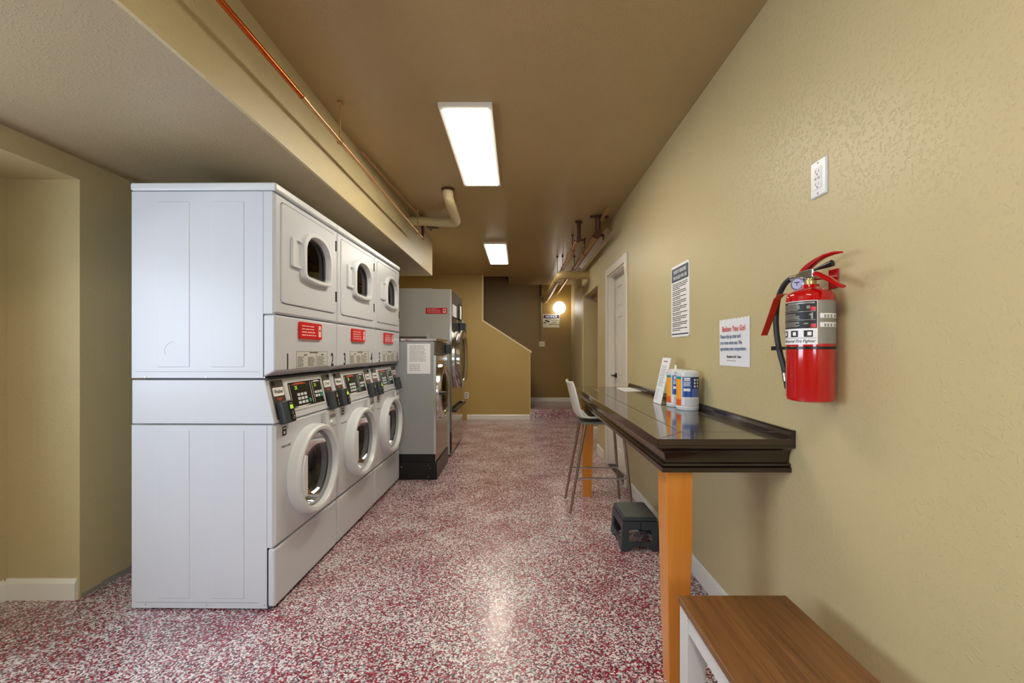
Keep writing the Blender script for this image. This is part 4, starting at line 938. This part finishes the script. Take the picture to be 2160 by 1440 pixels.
m = MB(); m.tube([(xs_-0.001,hy,hz),(xs_-0.010,hy,hz)], 0.028, 20); m.tube([(xs_-0.008,hy,hz),(xs_-0.045,hy,hz)], 0.010, 12); m.tube([(xs_-0.045,hy+0.01,hz),(xs_-0.047,hy-0.05,hz+0.004),(xs_-0.045,hy-0.11,hz)], [0.010,0.009,0.008], 10)
m.build('handle', 'bronze', t, smooth=40)
m = MB()
for z in (0.25, 1.0, 1.75): m.tube([(xs_-0.004, DY0+0.019, z-0.045), (xs_-0.004, DY0+0.019, z+0.045)], 0.006, 8)
m.build('hinges', 'silver', t)
MB().box(0.0, 0.12, DY0, DY1, 0.0005, 0.006).build('threshold', 'bronze', t)

# ================================================================ pipes
def hanger(mb, x, y, z, r, top=CE):
    mb.tube([(x,y,z+r+0.012),(x,y,top)], 0.0045, 8); mb.tube([(x-0.012,y,top-0.006),(x+0.012,y,top-0.006)], 0.012, 8)
    pts = [(x+(r+0.004)*math.cos(a), y, z+(r+0.004)*math.sin(a)+ (0.012 if k in (0,) else 0)) for k, a in enumerate([PI/2+2*PI*q/14 for q in range(15)])]
    mb.tube(pts, 0.003, 6)
t = thing('copper_pipe', 'long thin copper pipe hung beside the soffit, bright orange at its near end', 'pipe', (-0.952, 4.26, 2.323))
def q3(x, y, z): return (x+0.952, y-4.26, z-2.323)
m = MB(); m.tube([q3(-0.955,-1.8,2.323), q3(-0.955,1.9,2.323)], 0.011, 14); m.build('pipe_run', 'copper', t, smooth=40)
m = MB(); m.tube([q3(-0.955,1.9,2.323), q3(-0.952,4.25,2.323)], 0.0105, 14); m.tube([q3(-0.955,1.88,2.323), q3(-0.955,1.93,2.323)], 0.0135, 14); m.build('painted_pipe_run', 'brass', t, smooth=40)
m = MB(); m.tube([q3(-0.952,4.255,2.315), q3(-0.952,4.26,2.53)], 0.014, 12); m.build('riser', 'rust', t, smooth=40)
for y in (2.285, 4.05):
    m = MB(); hanger(m, 0.0 if False else q3(-0.954,y,0)[0], q3(0,y,0)[1], 0, 0.012, CE-2.323-0.001); m.build('hanger', 'brass', t, smooth=50)
t = thing('ceiling_conduit', 'thin brown conduit along the corner of ceiling and soffit ending at a dark flange', 'conduit', (-1.0, 4.0, 2.50))
m = MB(); m.tube([(-0.03,-1.2,0.012),(0.02,-0.2,0.012),(0.05,0.2,0.005)], 0.008, 10); m.build('conduit_run', 'brass', t, smooth=40)
m = MB(); m.tube([(0.05,0.2,0.005),(0.07,0.55,-0.005)], 0.014, 10); m.box(0.02, 0.14, 0.50, 0.62, 0.022, 0.034); m.build('flange', 'rust', t, smooth=40)
t = thing('lagged_pipe', 'thick cream wrapped pipe bending down from the ceiling and into the soffit', 'pipe', (-0.58, 3.55, CE))
pp_ = [(0,-0.03,0.0),(0,-0.02,-0.03),(0,0.04,-0.066),(0,0.20,-0.082),(0,0.36,-0.10),(-0.005,0.47,-0.108),(-0.04,0.535,-0.106),(-0.12,0.565,-0.096),(-0.30,0.60,-0.075),(-0.485,0.63,-0.06)]
m = MB(); m.tube(smoothp(pp_, 5), 0.043, 18); m.build('lagging', 'plag', t, smooth=60)
m = MB(); m.lathe((0,-0.03,-0.012), [(0.040,0.011),(0.054,0.011),(0.054,0.002),(0.044,-0.006)], 20); m.build('ceiling_collar', 'rust', t, smooth=40)
# large painted duct: out of the right wall, then back to the far wall
t = thing('duct_pipe', 'thick tan pipe leaving the wall over the doorway and bending towards the globe lamp', 'pipe', (WR, 5.72, 2.215))
m = MB(); m.tube(smoothp([(0,0,0),(-0.15,0,0),(-0.27,0,0),(-0.345,0.02,0),(-0.388,0.075,0),(-0.394,0.16,0),(-0.40,1.2,0),(-0.41,2.895,0)], 4), 0.054, 20); m.build('pipe_run', 'ptan', t, smooth=50)
m = MB(); hanger(m, -0.40, 0.30, 0, 0.056, CE-2.215-0.001); m.build('hanger', 'rust', t, smooth=50)
def iron_pipe(x, y0, z, r, label, hy):
    t = thing('ceiling_pipe', label, 'pipe', (x, y0, z), 0, 'iron pipes under the far ceiling')
    m = MB(); m.tube([(0,0,CE-z-0.0005),(0,0,0.06),(0,0.01,0.02)], r*1.15, 14); m.lathe((0,0,CE-z-0.013), [(r,0.0125),(r*2.1,0.0125),(r*2.1,0.0),(r,-0.004)], 16)
    m.tube([(0,-0.02,0.0),(0,0.07,0.0)], r*1.5, 14); m.build('riser', 'rust', t, smooth=40)
    m = MB(); m.tube([(-0.03,0.10,0.0),(0.06,0.02,-0.012)], r*0.55, 8); m.tube([(0.055,0.03,-0.012),(0.06,0.03,-0.055)], r*0.4, 8); m.build('valve', 'rust', t, smooth=40)
    m = MB(); m.tube([(0,0.07,0),(0,8.61-y0,0)], r, 14); m.build('pipe_run', 'brass', t, smooth=40)
    for y in hy:
        m = MB(); hanger(m, 0, y-y0, 0, r, CE-z-0.001); m.build('hanger', 'rust', t, smooth=50)
iron_pipe(0.625, 4.40, 2.362, 0.018, 'thinner of two parallel iron pipes under the ceiling near the globe lamp', (4.9, 6.0))
iron_pipe(0.790, 4.22, 2.362, 0.024, 'thicker of two parallel iron pipes under the ceiling, closer to the door', (5.05, 6.0))
t = thing('stub_pipe', 'short light pipe with brown bracket at the ceiling corner beside the thicker iron pipe', 'pipe', (0.83, 4.2, CE))
m = MB(); m.tube([(0.0,-0.28,-0.03),(-0.02,0.15,-0.05)], 0.014, 10); m.build('pipe_run', 'brass', t, smooth=40)
m = MB(); m.box(-0.12, 0.06, 0.0, 0.02, -0.022, -0.001); m.build('bracket', 'rust', t)

# tiny printed marks, key blocks and screw sets stay joined
for o in bpy.data.objects:
    if o.type == 'MESH' and o.parent and o.name.split('.')[0] in ('print_lines', 'panel_print', 'tag_print', 'chart_print', 'label_print', 'data_print', 'screws', 'keypad', 'reader_print',
            'instruction_print', 'rule_lines', 'class_symbols', 'symbol_print', 'label_pictures', 'label_small_print', 'socket_slots', 'buttons', 'label_red_marks', 'white_sticker',
            'sticker_print', 'side_seam', 'panel_marks', 'hinges', 'small_print', 'tread', 'drum_vanes'):
        o['kind'] = 'stuff'
